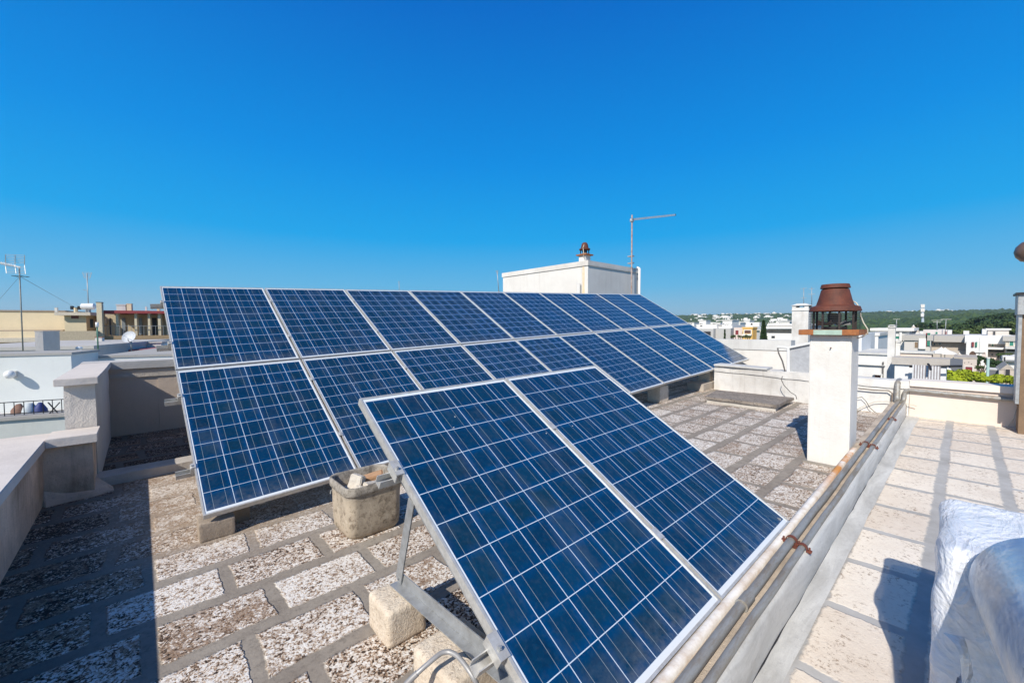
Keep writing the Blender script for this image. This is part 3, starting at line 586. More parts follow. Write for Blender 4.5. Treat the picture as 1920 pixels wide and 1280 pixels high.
for row,rn in ((0,'lower'),(1,'upper')):
    for i in range(10):
        o=protoA if first else copy_tree(protoA); first=False
        j=random.uniform(-.0025,.0025)
        place(o,OA,MA,i*PA,row*(LA+.018)+j,dn=random.uniform(-.002,.002))
        nm={0:'leftmost',9:'rightmost'}.get(i,ORD[i]+' from the left')
        o['label']='%s blue solar panel in the %s row of the large rear array'%(nm,rn)
OB=Vector((0.838,0.685,-1.209)); MBm=rotm((.9998,-.0085,.0202),(-.0029,.8616,.5076)); WB=0.992; LB=1.65
protoB=panel_proto('left one of the two blue solar panels standing in front, beside the cement basin',WB,LB,'pair of solar panels in front')
place(protoB,OB,MBm,0,0); o=copy_tree(protoB); place(o,OB,MBm,WB+.014,0); o['label']='right one of the two blue solar panels standing in front, nearest the chimney'
# mid clamps between panels + racks
def LA_(u,v,n): return OA+MA@Vector((u,v,n))
def LB_(u,v,n): return OB+MBm@Vector((u,v,n))
def mbar(mb,F,a,b,w,h,MM): return mb.bar(F(*a),F(*b),w,h,up=MM@Vector((0,0,1)))
rk=thing('array_rack','galvanised rail and leg frame carrying the large rear solar array','rack',(5.4,4.8,RZ(5.4)))
totA=10*PA
for v in (0.455,1.287,2.117,2.95):
    mb=MB(); 
    mbar(mb,LA_,(-.105,v,-.060),(totA+.05,v,-.060),.004,.040,MA) if False else None
    # open C rail: web + two flanges
    mbar(mb,LA_,(-.105,v,-.079),(totA+.05,v,-.079),.041,.004,MA); mbar(mb,LA_,(-.105,v-.019,-.061),(totA+.05,v-.019,-.061),.004,.040,MA); mbar(mb,LA_,(-.105,v+.019,-.061),(totA+.05,v+.019,-.061),.004,.040,MA)
    build('rail',mb,ALU,rk)
for v in (0.455,1.287,2.117,2.95):
    mb=MB(); mbar(mb,LA_,(-.022,v,-.020),(0.0,v,-.020),.045,.038,MA); mbar(mb,LA_,(-.016,v,.003),(.010,v,.003),.045,.004,MA); mb.tube([LA_(-.013,v,-.01),LA_(-.013,v,.014)],.006,8); build('end_clamp',mb,ALU,rk)
for i in range(1,10):
    for v in (0.455,1.287,2.117,2.95):
        mb=MB(); u=i*PA-.009; mbar(mb,LA_,(u-.018,v,.0025),(u+.018,v,.0025),.045,.004,MA); mb.tube([LA_(u,v,0),LA_(u,v,.010)],.006,8); build('mid_clamp',mb,ALU,rk)
legs=[0.35,2.4,4.5,6.45,8.5,10.1]
for u in legs:
    mb=MB(); mbar(mb,LA_,(u,.05,-.100),(u,3.28,-.100),.04,.036,MA); build('inclined_beam',mb,GALV,rk)
    top=LA_(u,3.1,-.11); mb=MB().bar(top,(top.x,top.y,RZ(top.x)+.13),.04,.04,up=(1,0,0)); build('rear_leg',mb,GALV,rk)
    midp=LA_(u,1.7,-.11); mb=MB().bar(midp,(top.x,top.y-.35,RZ(top.x)+.14),.035,.012,up=(1,0,0)); build('brace',mb,GALV,rk)
    lo=LA_(u,.12,-.115); mb=MB().bar((lo.x,lo.y+.02,RZ(lo.x)+.125),(top.x,top.y+.05,RZ(top.x)+.125),.05,.022); build('base_beam',mb,GALV,rk)
BLK='stone blocks under the rear array'
def block(label,x,y,sx,sy,h,rz=0,m=TUFF,group=BLK,cat='block',dh=0,bev=.014,rough=.006):
    mb=lump(x-sx/2,x+sx/2,y-sy/2,y+sy/2,RZ(x)-.004+dh,RZ(x)+h+dh,rough*.8,16,x*7+y,max(bev*.72,.008)); c=Vector((x,y,0)); rm=Matrix.Rotation(rz,3,'Z'); mb.v=[rm@(v-c)+c for v in mb.v]
    return single('stone_block',label,cat,mb,m,group,smooth=True,autos=38)
DTUFF=plaster('weathered block stone',(0.42,0.34,0.26),(0.20,0.16,0.12),.6,4,.8,.1)
names=['nearest','second','third','fourth','fifth','farthest']
fr_lab=['broken stone block under the lower left corner of the rear array','stone block under the low edge behind the cement basin','stone block under the low edge hidden by the front pair of panels',
 'upright stone block under the low edge behind the front pair\'s right corner','smaller stone block under the low edge near the far end','stone block under the low edge at the array\'s far right tip']
for i,u in enumerate(legs):
    p=LA_(u,.1,-.115); h=p.z-RZ(p.x)-.035
    if i==0: block(fr_lab[0],.345,3.415,.20,.17,.125,m=DTUFF); block('second stone block tucked just behind the lower left corner block',.50,3.62,.12,.24,.13,m=DTUFF)
    else: block(fr_lab[i],p.x+.0,p.y+.08,.30 if i==3 else .24,.24,max(.12,h),m=DTUFF if i<3 else TUFF)
    t_=LA_(u,3.1,-.11); block('%s stone block in the rear row under the array\'s high edge'%names[i],t_.x,t_.y,.25,.25,.12,m=DTUFF)
# ---------------------------------------------------------------- front rack
rk=thing('front_rack','galvanised triangular frame with rails carrying the front pair of panels','rack',(1.8,1.4,RZ(1.8)))
tot=2*WB+.014
for v,ex in ((0.350,-.085),(1.150,-.085)):
    mb=MB()
    for dv in (-.019,.019): mbar(mb,LB_,(ex,v+dv,-.061),(tot+.06,v+dv,-.061),.004,.040,MBm)
    mbar(mb,LB_,(ex,v,-.079),(tot+.06,v,-.079),.041,.004,MBm); build('rail',mb,ALU,rk)
    mb=MB(); mbar(mb,LB_,(-.030,v,.003),(.010,v,.003),.085,.005,MBm); mbar(mb,LB_,(-.004,v,-.020),(-.001,v,-.020),.085,.048,MBm) ; mbar(mb,LB_,(-.028,v,-.020),(-.024,v,-.020),.085,.048,MBm); build('end_clamp',mb,ALU,rk)
    mb=MB(); mb.tube([LB_(-.014,v-.01,.003),LB_(-.014,v-.01,.014)],.008,6); mb.tube([LB_(-.014,v-.01,.012),LB_(-.014,v-.01,.020)],.0045,8); build('bolt',mb,GALV,rk)
    mb=MB(); u=WB+.007; mbar(mb,LB_,(u-.020,v,.003),(u+.020,v,.003),.06,.004,MBm); build('mid_clamp',mb,ALU,rk)
for u,nm in ((.06,'near'),(1.90,'far')):
    mb=MB(); mbar(mb,LB_,(u,.02,-.103),(u,1.60,-.103),.038,.036,MBm); build('inclined_beam',mb,GALV,rk)
    xb=LB_(u,0,0).x
    zq=RZ(xb)+.175
    # base angle bar (L section)
    mb=MB(); xa_,xc_=xb-.052,xb+.0
    mb.hexa([(xc_,.70,zq),(xc_+.045,.70,zq),(xa_+.045,1.81,zq),(xa_,1.81,zq),(xc_,.70,zq+.005),(xc_+.045,.70,zq+.005),(xa_+.045,1.81,zq+.005),(xa_,1.81,zq+.005)])
    mb.hexa([(xc_+.040,.70,zq+.0055),(xc_+.045,.70,zq+.0055),(xa_+.045,1.81,zq+.0055),(xa_+.040,1.81,zq+.0055),(xc_+.040,.70,zq+.060),(xc_+.045,.70,zq+.060),(xa_+.045,1.81,zq+.060),(xa_+.040,1.81,zq+.060)])
    build('base_angle',mb,GALV,rk)
    # rear flat brace from base end to beam
    p=LB_(u,1.02,-.10); mb=MB().bar((xb-.016,1.79,zq+.020),(p.x-.025,p.y+.02,p.z),.052,.006,up=(-1,0,0)); build('flat_brace',mb,GALV,rk)
    mb=MB(); mb.tube([(xb-.026,1.785,zq+.035),(xb-.008,1.785,zq+.035)],.008,8); build('bolt',mb,GALV,rk)
# blocks under front rack
block('cream stone block under the rear end of the front rack\'s base bar',.853,1.750,.195,.215,.166,m=TUFF,group='stone blocks under the front rack',bev=.030,rough=.004)
block('larger cream stone block nearest the camera under the front rack\'s base bar',.880,1.290,.250,.270,.168,rz=.06,m=TUFF,group='stone blocks under the front rack',bev=.030,rough=.004)
block('stone block under the far base bar of the front pair',LB_(1.9,0,0).x,1.6,.22,.24,.166,m=TUFF,group='stone blocks under the front rack',bev=.02)
def z8(x,y): return (640+x/4.5725,1000+y/4.5725)
cd=MB(); pts=[atz(*z8(*q),z) for q,z in (((520,1330),-1.24),((600,1240),-1.21),((700,1150),-1.185),((800,1065),-1.17),((860,1018),-1.165),((920,1008),-1.165),((985,1035),-1.165),((1040,1095),-1.17),((1095,1170),-1.18),((1150,1260),-1.20),((1190,1350),-1.25))]
# smooth the conduit
sm=[]
for a,b in zip(pts,pts[1:]): sm+= [a.lerp(b,k/4) for k in range(4)]
for _ in range(3): sm=[sm[0]]+[(sm[i-1]+sm[i]*2+sm[i+1])/4 for i in range(1,len(sm)-1)]+[sm[-1]]
c_=thing('bent_conduit','short bent grey metal conduit arching over the nearest cream stone block','conduit',sm[0])
build('tube',MB().tube(sm,.0085,12),plain('grey conduit',(0.42,0.41,0.40),0.45,0.3),c_,smooth=True,autos=50)
build('sleeve',MB().tube(sm[1:7],.0105,12),plain('conduit sleeve',(0.34,0.33,0.32),0.5,0.2),c_,smooth=True,autos=50)
# ================================================================ BASIN
bx0,bx1,by0,by1=0.965,1.335,2.635,2.985
t=thing('cement_basin','stained square fibre cement basin full of rubble beside the front panels','basin',((bx0+bx1)/2,(by0+by1)/2,RZ(1.1)))
def rrect(cx,cy,hx,hy,r,n=7):
    P=[]
    for (sx,sy,a0) in ((1,1,0),(-1,1,90),(-1,-1,180),(1,-1,270)):
        for k in range(n):
            a=R(a0+90*k/(n-1)); P.append((cx+sx*(hx-r)+r*math.cos(a),cy+sy*(hy-r)+r*math.sin(a)))
    return P
def loft(rings,closed_ends=(True,True)):
    mb=MB(); n=len(rings[0])
    for P in rings: mb.v+=[Vector(p) for p in P]
    for k in range(len(rings)-1):
        for j in range(n): a=k*n+j; b=k*n+(j+1)%n; mb.f.append((a,b,b+n,a+n))
    if closed_ends[0]: mb.f.append(tuple(reversed(range(n))))
    if closed_ends[1]: mb.f.append(tuple(range((len(rings)-1)*n,len(rings)*n)))
    return mb
bcx,bcy=(bx0+bx1)/2,(by0+by1)/2; z0=RZ(1.1)
prof=[(0.150,0.0,.10),(0.170,0.006,.09),(0.184,0.03,.085),(0.188,0.10,.08),(0.190,0.20,.08),(0.193,0.290,.08),(0.194,0.296,.08),(0.203,0.300,.085),(0.206,0.310,.085),(0.206,0.352,.085),(0.200,0.358,.085),(0.190,0.356,.08),(0.184,0.348,.075),(0.180,0.24,.07),(0.174,0.16,.07)]
rings=[[(x,y,z0+h) for x,y in rrect(bcx,bcy,w,w*0.94,r*.8,8)] for w,h,r in prof]
build('body',loft(rings,(True,True)),FIB,t,smooth=True,autos=60,rough=.0025,roughscale=9)
hk=MB(); hk.tube([(bx0-.0,by1-.06,z0+.27),(bx0-.018,by1-.06,z0+.272),(bx0-.022,by1-.06,z0+.25)],.004,6); build('wire_hook',hk,GALV,t)
RUB=plaster('crumbled plaster',(0.72,0.66,0.57),(0.45,0.36,0.28),.4,6,.8,.1)
rb=MB(); random.seed(3)
n=18; 
for i in range(n+1):
    for j in range(n+1):
        x=bcx-.172+.344*i/n; y=bcy-.16+.32*j/n; h=.255+.09*max(0,1-abs(i-4)/6)*max(0,1-abs(j-5)/7)+.05*noise.noise(Vector((x*14,y*14,0)))+.05*(i/n)*(1-j/n)
        rb.v.append(Vector((x,y,z0+h)))
for i in range(n):
    for j in range(n): a=i*(n+1)+j; rb.f.append((a,a+n+1,a+n+2,a+1))
single('rubble','crumbled pale plaster rubble heaped inside the cement basin','rubble',rb,RUB,kind='stuff',origin=(bcx,bcy,z0+.2),rough=.012,roughscale=30)
def chunk(label,x,y,z,s,m,ry=0):
    mb=MB().box(x-s[0]/2,x+s[0]/2,y-s[1]/2,y+s[1]/2,z-s[2]/2,z+s[2]/2)
    c=Vector((x,y,z)); rm=Matrix.Rotation(ry,3,'Y')@Matrix.Rotation(ry*1.7,3,'Z'); mb.v=[c+rm@(v-c) for v in mb.v]
    return single('broken_brick',label,'brick',mb,m,group='rubble pieces in the basin',bevel=.006,sub=2,rough=.006,roughscale=18)
chunk('white plaster chunk standing up at the left of the basin rubble',bcx-.075,bcy-.02,z0+.335,(.05,.10,.10),RUB,.3)
chunk('tan brick fragment lying at the right of the basin rubble',bcx+.07,bcy+.04,z0+.315,(.14,.08,.05),plaster('tan brick',(0.50,0.30,0.17),(0.35,0.2,0.12),.4,6,.6,.1),-.25)
chunk('flat grey plaster piece across the middle of the basin rubble',bcx+.01,bcy-.08,z0+.315,(.12,.06,.03),RUB,.15)
# ================================================================ WRAPPED BALE
@mat('thin clear stretch film')
def m_film2(t): return film_(t,0.04,0.30)
@mat('clear wrinkled stretch film')
def m_film(t): return film_(t,0.70,0.98)
def film_(t,alo,ahi):
    v=t.coord(); w_=t.noise(t.map(v,scale=(1.2,3.2,2.2),rot=(.2,.5,.6)),2.6,3,0.55,dist=1.3); w=t.m_('SUBTRACT',1,t.m_('MULTIPLY',t.m_('ABSOLUTE',t.m_('SUBTRACT',w_,0.5)),4.5)); w2=t.noise(t.map(v,scale=(1,2.5,2.5),rot=(.3,.5,.7)),5,4,0.65,dist=1.2)
    h=t.m_('ADD',t.m_('MULTIPLY',w,0.45),t.m_('MULTIPLY',w2,0.75))
    t.set('Base Color',t.mix(t.rng(w2,0.4,0.65),(0.97,0.97,0.97),(0.90,0.90,0.92))); t.set('Roughness',0.22); t.set('Specular IOR Level',0.5)
    nb=t.bump(h,0.55,0.03)
    t.set('Alpha',t.rng(h,0.62,1.05,alo,ahi)); 
    return t
@mat('blue grey insulation foil roll')
def m_roll(t):
    v=t.coord(); n=t.noise(t.map(v,scale=(8,1,8)),4,5,0.7); n2=t.noise(v,3,3,0.6); o=t.xyz(v)
    c=t.mix(t.rng(n,0.3,0.7),(0.74,0.74,0.73),(0.58,0.60,0.63)); c=t.mix(t.m_('MULTIPLY',t.rng(n2,0.50,0.60),0.6),c,(0.10,0.28,0.55))
    t.set('Base Color',c); t.set('Metallic',0.8); t.set('Roughness',0.28); t.bump(n,0.35,0.008); return t
bz=RZ(2)
t=thing('wrapped_bale','white bale wrapped in shiny clear plastic film at the right edge of the cream roof','bale',(2.0,-0.4,bz))
build('packed_goods',lump(1.90,2.43,-1.0,0.030,bz+.03,bz+.655,.006,12,1,.035),plain('white packed sheets',(0.82,0.83,0.84),0.6,var=.04),t,smooth=True)
build('film_wrap',lump(1.86,2.47,-1.05,0.052,bz+.015,bz+.685,.013,44,2,.055),m_film(),t,smooth=True)
t=thing('foil_roll','blue grey foil insulation roll in clear film lying in front of the white bale','roll',(1.6,-0.35,bz))
ra,rb_=Vector((1.84,-0.195,bz+.635)),Vector((0.55,-0.36,bz+.635))
pts=[ra.lerp(rb_,i/20) for i in range(21)]
build('roll_body',MB().tube(pts,[.168]*21,48),m_roll(),t,smooth=True,autos=50)
flm=MB().tube([ra+(ra-rb_).normalized()*.02]+pts,[.176+.003*math.sin(i*1.7) for i in range(22)],48)
build('film_wrap',flm,m_film2(),t,smooth=True,rough=.007,roughscale=11)
sup=block('low stone block propping up the wrapped roll near the camera',.80,-.42,.3,.3,.455,m=TUFF,group=None)
# torn film tail
tl=MB(); nn=24
for i in range(nn+1):
    for j in range(7):
        u=i/nn; p=Vector((1.84-.45*u,0.02-.03*u-.10*u*u,bz+.42-.40*u))+Vector((0,-.10*(j/6)-.03*math.sin(u*7+j),.035*math.sin(j*1.9+u*9)-.16*(j/6)*(1-u)*.6)); tl.v.append(p)
for i in range(nn):
    for j in range(6): a=i*7+j; tl.f.append((a,a+7,a+8,a+1))
t3=build('torn_film_tail',tl,m_film(),t,smooth=True,rough=.012,roughscale=12)
# ================================================================ RIGHT EDGE FLUE + cowl
a=atx(1905,800,7.6); ztop=atx(1908,590,7.6).z
yl=atx(1907,700,7.6).y
t=thing('square_flue','square beige flue with a galvanised metal sleeve at the right edge of the photo','flue',(7.8,yl-.15,RZ(7.7)))
build('shaft',MB().box(7.72,8.02,yl-.36,yl-.03,RZ(7.7)-.02,ztop),plaster('brown flue render',(0.24,0.16,0.10),(0.10,0.07,0.05),.6,3,.5,.3),t,sub=2,rough=.003)
build('corner_sheet',MB().box(7.70,8.04,yl-.028,yl,RZ(7.7)+.36,ztop),GALV,t)
build('metal_sleeve',MB().box(7.66,8.06,yl-.40,yl+.012,ztop+.001,atx(1910,552,7.6).z),GALV,t,bevel=.004)
build('top_lid',MB().box(7.63,8.09,yl-.43,yl+.03,atx(1910,552,7.6).z+.001,atx(1910,548,7.6).z),BLACKM,t)
bc=atx(1936,471,7.87); lidz=atx(1910,548,7.6).z
t=thing('round_vent_cowl','brown metal round cowl above the square flue, just entering the right edge','vent cowl',(bc.x,bc.y,lidz))
build('cowl',MB().lathe(bc,[(0.02,-.13),(0.09,-.11),(0.13,-.06),(0.145,0.0),(0.13,.06),(0.09,.11),(0.03,.14)],28),plain('brown enamel',(0.16,0.10,0.07),0.35),t,smooth=True)
build('pole',MB().tube([(bc.x,bc.y,bc.z-.1),(bc.x,bc.y,lidz+.002)],.05,12),GALV,t,smooth=True)
a=atx(1912,726,7.95); single('junction_box','small grey pipe junction box at the end of the horizontal pipe','box',MB().box(7.90,8.04,a.y-.12,a.y+.005,a.z-.10,a.z-.002),plain('teal grey plastic',(0.35,0.42,0.43),.5),bevel=.005)
# ================================================================ OUR BUILDING BODY (edge seen over the parapets)
bodym=MB(); bodym.box(-2.6,11.2,0.3,7.9,-12.2,-1.62); bodym.box(-2.6,8.35,-5.1,0.3,-12.2,-1.62)
single('apartment_block','own apartment block whose flat roof carries the panels','building',bodym,WHITE2)

# ================================================================ TERRAIN AND TOWN
def sst(t): t=min(1,max(0,t)); return t*t*(3-2*t)
def terr(x,y):
    r=math.hypot(x,y); az=math.atan2(y,x)
    z=-12+37*sst((r-260)/1450)
    z+=sst((r-400)/500)*5*noise.noise(Vector((x*.0016,y*.0016,0)))
    # wooded rise at the far right
    d=math.hypot(x-560,(y+28)*1.5); z+=9*math.exp(-(d/150)**2)
    return z
mb=MB(); rs=[0,30,60,100,150,200,260,320,400,500,620,760,900,1050,1200,1400,1600,1800,2200,2600]; NA=144
for r in rs:
    for j in range(NA):
        a=2*math.pi*j/NA; x,y=r*math.cos(a),r*math.sin(a); mb.v.append(Vector((x,y,terr(x,y) if r>1 else -12)))
for k in range(len(rs)-1):
    for j in range(NA): a=k*NA+j; b=k*NA+(j+1)%NA; mb.f.append((a,b,b+NA,a+NA))
t_=NT('dry earth and scrub'); v=t_.coord(); n=t_.noise(v,.012,6,.7); n2=t_.noise(v,.2,5,.7)
t_.set('Base Color',t_.mix(t_.rng(n,.4,.6),(0.06,0.085,0.03),t_.mix(t_.rng(n2,.4,.6),(0.26,0.22,0.15),(0.10,0.12,0.05)))); t_.set('Roughness',1.0)
single('ground',None,None,mb,t_.m,kind='structure',smooth=True)
# forest on the hills: countless crowns, one mass
random.seed(11)
ico=bmesh.new(); bmesh.ops.create_icosphere(ico,subdivisions=1,radius=1); IV=[v.co.copy() for v in ico.verts]; IF=[tuple(v.index for v in f.verts) for f in ico.faces]; ico.free()
ico=bmesh.new(); bmesh.ops.create_icosphere(ico,subdivisions=2,radius=1); IV2=[v.co.copy() for v in ico.verts]; IF2=[tuple(v.index for v in f.verts) for f in ico.faces]; ico.free()
def crownblob(mb,c,r,h,V=None,F=None):
    V=V or IV; F=F or IF; i0=len(mb.v); k=random.random()*50
    for v in V:
        q=v*(1+.42*noise.noise(v*1.7+Vector((k,0,0)))+random.uniform(-.10,.10)); mb.v.append(Vector((c[0]+q.x*r,c[1]+q.y*r,c[2]+q.z*h)))
    mb.f+=[tuple(a+i0 for a in f) for f in F]
az_of=lambda px: math.atan2(ray(px,600).y,ray(px,600).x)
mb=MB(); a_lo,a_hi=az_of(2080),az_of(1180)
houses_clear=[]
for _ in range(17000):
    r=250+1500*random.random()**1.25; a=random.uniform(a_lo,a_hi); x,y=r*math.cos(a),r*math.sin(a)
    town=noise.noise(Vector((x*.006,y*.006,3)))
    if a>az_of(1500) and town>.12 and random.random()<.6: continue
    if r<330 and a>az_of(1600): continue
    s_=random.uniform(2.4,5.2)*(1+.0005*r); crownblob(mb,(x,y,terr(x,y)+s_*.55),s_,s_*random.uniform(.7,1.0))
f_far=foliage('far woodland leaves',(0.050,0.090,0.028),(0.018,0.040,0.016),(0.085,0.120,0.040))
single('far_woodland','dark green wooded hills closing the horizon behind the town','woodland',mb,f_far,kind='stuff',origin=(900,0,0))
# scattered far houses
FARW=plain('distant white paint',(0.80,0.77,0.72),.8,var=.06)
random.seed(5)
HS=[]
for _ in range(84):
    if random.random()<.86: px=random.uniform(1288,1486)
    else: px=random.uniform(1640,1860)
    r=random.choice([random.uniform(330,700),random.uniform(600,1250),random.uniform(1500,1700)]) if px<1500 else random.uniform(1560,1700)
    a=az_of(px); x,y=r*math.cos(a),r*math.sin(a); g=terr(x,y)
    w=random.uniform(7,15)*(1+.0004*r); d=random.uniform(6,11); h=random.uniform(3.5,6.5)*(1+.0003*r)
    base=g-2; top=g+h+r*.0035
    t=thing('distant_house','tiny flat roofed white house far off on the wooded hills','house',(x,y,g),group='distant white houses on the hills')
    build('wall',MB().box(x,x+d,y-w/2,y+w/2,base,top),FARW,t)
    if random.random()<.6: build('upper_storey',MB().box(x+1,x+d-1,y-w*.1,y+w*.35,top+.001,top+2.6),FARW,t)
    wm=MB()
    for k_ in range(3): wy=y-w*.35+k_*w*.3; wm.box(x-.06,x+.02,wy,wy+1.3,top-h*.62,top-h*.3)
    build('windows',wm,DARK,t)
def leafcloud(mb,c,rx,rz,n,ls,lobes=7):
    L=[]
    for _ in range(lobes):
        a=random.uniform(0,6.28); e=random.uniform(-.6,.9); q=random.uniform(.35,.75); L.append((Vector((c[0]+rx*q*math.cos(a)*math.cos(e),c[1]+rx*q*math.sin(a)*math.cos(e),c[2]+rz*q*math.sin(e))),random.uniform(.32,.5)))
    for _ in range(n):
        lc,lr=random.choice(L); d=Vector((random.gauss(0,1),random.gauss(0,1),random.gauss(0,1))).normalized()*(random.random()**.35)
        p=lc+Vector((d.x*rx*lr,d.y*rx*lr,d.z*rz*lr)); nn=(d+Vector((random.uniform(-.7,.7),random.uniform(-.7,.7),random.uniform(-.2,1)))).normalized()
        a=nn.orthogonal().normalized(); b=nn.cross(a); s1=ls*random.uniform(.6,1.3); an=random.uniform(0,6.28); a,b=a*math.cos(an)+b*math.sin(an),b*math.cos(an)-a*math.sin(an)
        mb.quad(p-a*s1-b*s1*.6,p+a*s1-b*s1*.6,p+a*s1*.8+b*s1*.7,p-a*s1*.8+b*s1*.6)
def tree(name,label,px,pytop,pw,X,m,group=None,cat='tree',flat=.8,n=1500,ls=None,ground=-12,cone=False,lobes=8):
    """crown top at pixel row pytop, crown width pw px, standing at distance X"""
    top=atx(px,pytop,X); cz=X/ray(px,pytop).x; rx=pw/2*cz/FPX; rz=rx*flat; ls=ls or rx*.085
    g=ground; t=thing(name,label,cat,(top.x,top.y,g),group)
    if cone:
        mb=MB(); H=top.z-g
        for _ in range(n):
            u=random.random()**.8; z=g+H*(.08+.92*u); rr_=rx*(math.sin(min(1,(1-u)*1.25)*math.pi/2))**.8*(.75+.3*noise.noise(Vector((u*9,random.random()*2,px)))); a=random.uniform(0,6.28); q=random.random()**.3
            p=Vector((top.x+rr_*q*math.cos(a),top.y+rr_*q*math.sin(a),z)); s1=ls*random.uniform(.6,1.3); e=Vector((random.uniform(-1,1),random.uniform(-1,1),random.uniform(-1,1))).normalized(); f=e.orthogonal().normalized()
            mb.quad(p-e*s1-f*s1,p+e*s1-f*s1,p+e*s1+f*s1,p-e*s1+f*s1)
        build('crown',mb,m,t)
    else:
        mb=MB(); leafcloud(mb,(top.x,top.y,top.z-rz),rx,rz,n,ls,lobes); build('crown',mb,m,t)
    tr=MB(); H=top.z-g; tr.tube([(top.x,top.y,g),(top.x+.02*H,top.y,g+H*.4),(top.x,top.y+.02*H,g+H*.72)],[H*.035,H*.025,H*.012],8)
    for k_ in range(4 if not cone else 0):
        a=1.57*k_+.4; tr.tube([(top.x+.01*H,top.y,g+H*.42),(top.x+rx*.55*math.cos(a),top.y+rx*.55*math.sin(a),top.z-rz*1.0)],[H*.015,H*.006],6)
    build('trunk',tr,plain('bark',(0.16,0.115,0.08),.9,bump=.4),t,smooth=True); return t
F_BR=foliage('bright pine needles',(0.30,0.36,0.015),(0.15,0.20,0.012),(0.38,0.42,0.02))
F_DK=foliage('dark broadleaf leaves',(0.040,0.075,0.022),(0.018,0.040,0.014),(0.055,0.090,0.025))
F_MD=foliage('olive green leaves',(0.075,0.11,0.030),(0.040,0.065,0.020),(0.10,0.13,0.03))
random.seed(21)
for i,(px,py,w,X,n,lb) in enumerate([(1790,690,56,62,2600,'broad bright green pine crown just above the parapet, left of the pale green post'),(1826,693,52,66,2400,'bright green pine in the middle of the row beyond the parapet'),(1850,700,34,58,1500,'low bright green pine crown at the foot of the pale green post'),(1880,699,44,64,2200,'bright green pine crown beside the square flue'),(1905,705,30,60,1200,'small bright green pine crown half hidden by the square flue')]):
    tree('pine_tree',lb,px,py,w,X,F_BR,'bright pines beyond the parapet',flat=.55,n=n,lobes=9)
tree('dark_tree','dark green tree between the stone house and the pale green post',1843,667,30,112,F_DK,'dark garden trees',flat=.8)
tree('dark_tree','dark green tree just right of the pale green post',1867,673,28,108,F_DK,'dark garden trees',flat=.7)
tree('dark_tree','dark green tree in front of the arched building',1832,665,20,118,F_DK,'dark garden trees',flat=.6)
tree('umbrella_tree','small flat topped green tree on the terrace of the balconied block',1884,661,24,120,F_MD,flat=.3,n=700)
tree('round_shrub','round olive shrub left of the pale green post above the pines',1838,684,16,80,F_MD,flat=.6,n=700,cat='shrub')
tree('cypress_tree','dense dark green cypress standing above the tall off-white wall',1432,602,17,95,F_DK,cone=True,n=4200,ls=.22)
tree('cypress_tree','tiny dark cypress in front of the grey walled white houses',1359,618,5,120,F_DK,cone=True,n=700,ls=.16)
for i,(px,py,w,X) in enumerate([(1760,604,44,250),(1790,602,48,240),(1825,602,50,235),(1858,604,46,225),(1885,600,50,215),(1905,598,48,210),(1775,612,44,190),(1810,611,46,185),(1845,612,46,185),(1880,611,46,180),(1740,614,36,200)]):
    tree('oak_tree','large green oak in the belt of trees behind the white flat roofed houses',px,py,w,X,F_MD if i%2 else F_DK,'oaks behind the houses',flat=.55,n=1500,ground=-12,lobes=10)
for i,(px,py,w,X) in enumerate([(1838,592,40,330),(1858,588,40,320),(1876,585,44,310),(1896,583,46,300),(1915,583,46,300),(1868,596,40,280),(1890,594,44,270)]):
    tree('oak_tree','tall dark oak of the mass rising at the far right behind the balconied block',px,py,w,X,F_DK,'tall oaks at the far right',flat=.5,n=1300,ground=-12,lobes=10)
tree('oak_tree','isolated dark round oak below the telecom mast',1729,602,24,260,F_DK,flat=.6,n=1200)
for i,(px,py,w,X) in enumerate([(1375,627,14,100),(1388,628,12,100),(1402,627,12,100)]):
    tree('garden_bush','low green garden bush along the fence of the row of houses',px,py,w,X,F_MD,'bushes by the row of houses',flat=.5,n=400,cat='bush')
# ---- building helper, fronts facing -x
def bx(name,label,X,p0,p1,top,m,deep=9,zb=-12,group=None,cap=None,capt=.35,ov=.15,cat='building',parts=()):
    a=atx(p0,top,X); b=atx(p1,top,X); z=(a.z+b.z)/2
    t=thing(name,label,cat,(X,(a.y+b.y)/2,zb),group)
    zz=z-(capt if cap else 0)
    build('wall',MB().box(X,X+deep,b.y,a.y,zb,zz),m,t)
    if cap: build('roof_edge',MB().box(X-ov,X+deep+ov,b.y-ov,a.y+ov,zz+.001,z),cap,t)
    for pt in parts:
        nm,q0,q1,r0,r1,pm=pt[:6]; dx=pt[6] if len(pt)>6 else .06
        A=atx(q0,r0,X); B=atx(q1,r1,X)
        o=build(nm,MB().box(X-dx,X+.05 if dx>0 else X-dx+.1,B.y,A.y,B.z,A.z),pm,t)
        if nm in('window','door') :
            f=MB(); e=(A.y-B.y)*.10+.02; f.box(X-dx-.05,X-dx+.01,B.y-e,B.y,B.z-e,A.z+e); f.box(X-dx-.05,X-dx+.01,A.y,A.y+e,B.z-e,A.z+e); f.box(X-dx-.05,X-dx+.01,B.y,A.y,A.z,A.z+e); build('frame',f,FARW if pm is not DARK else m,o)
    return t
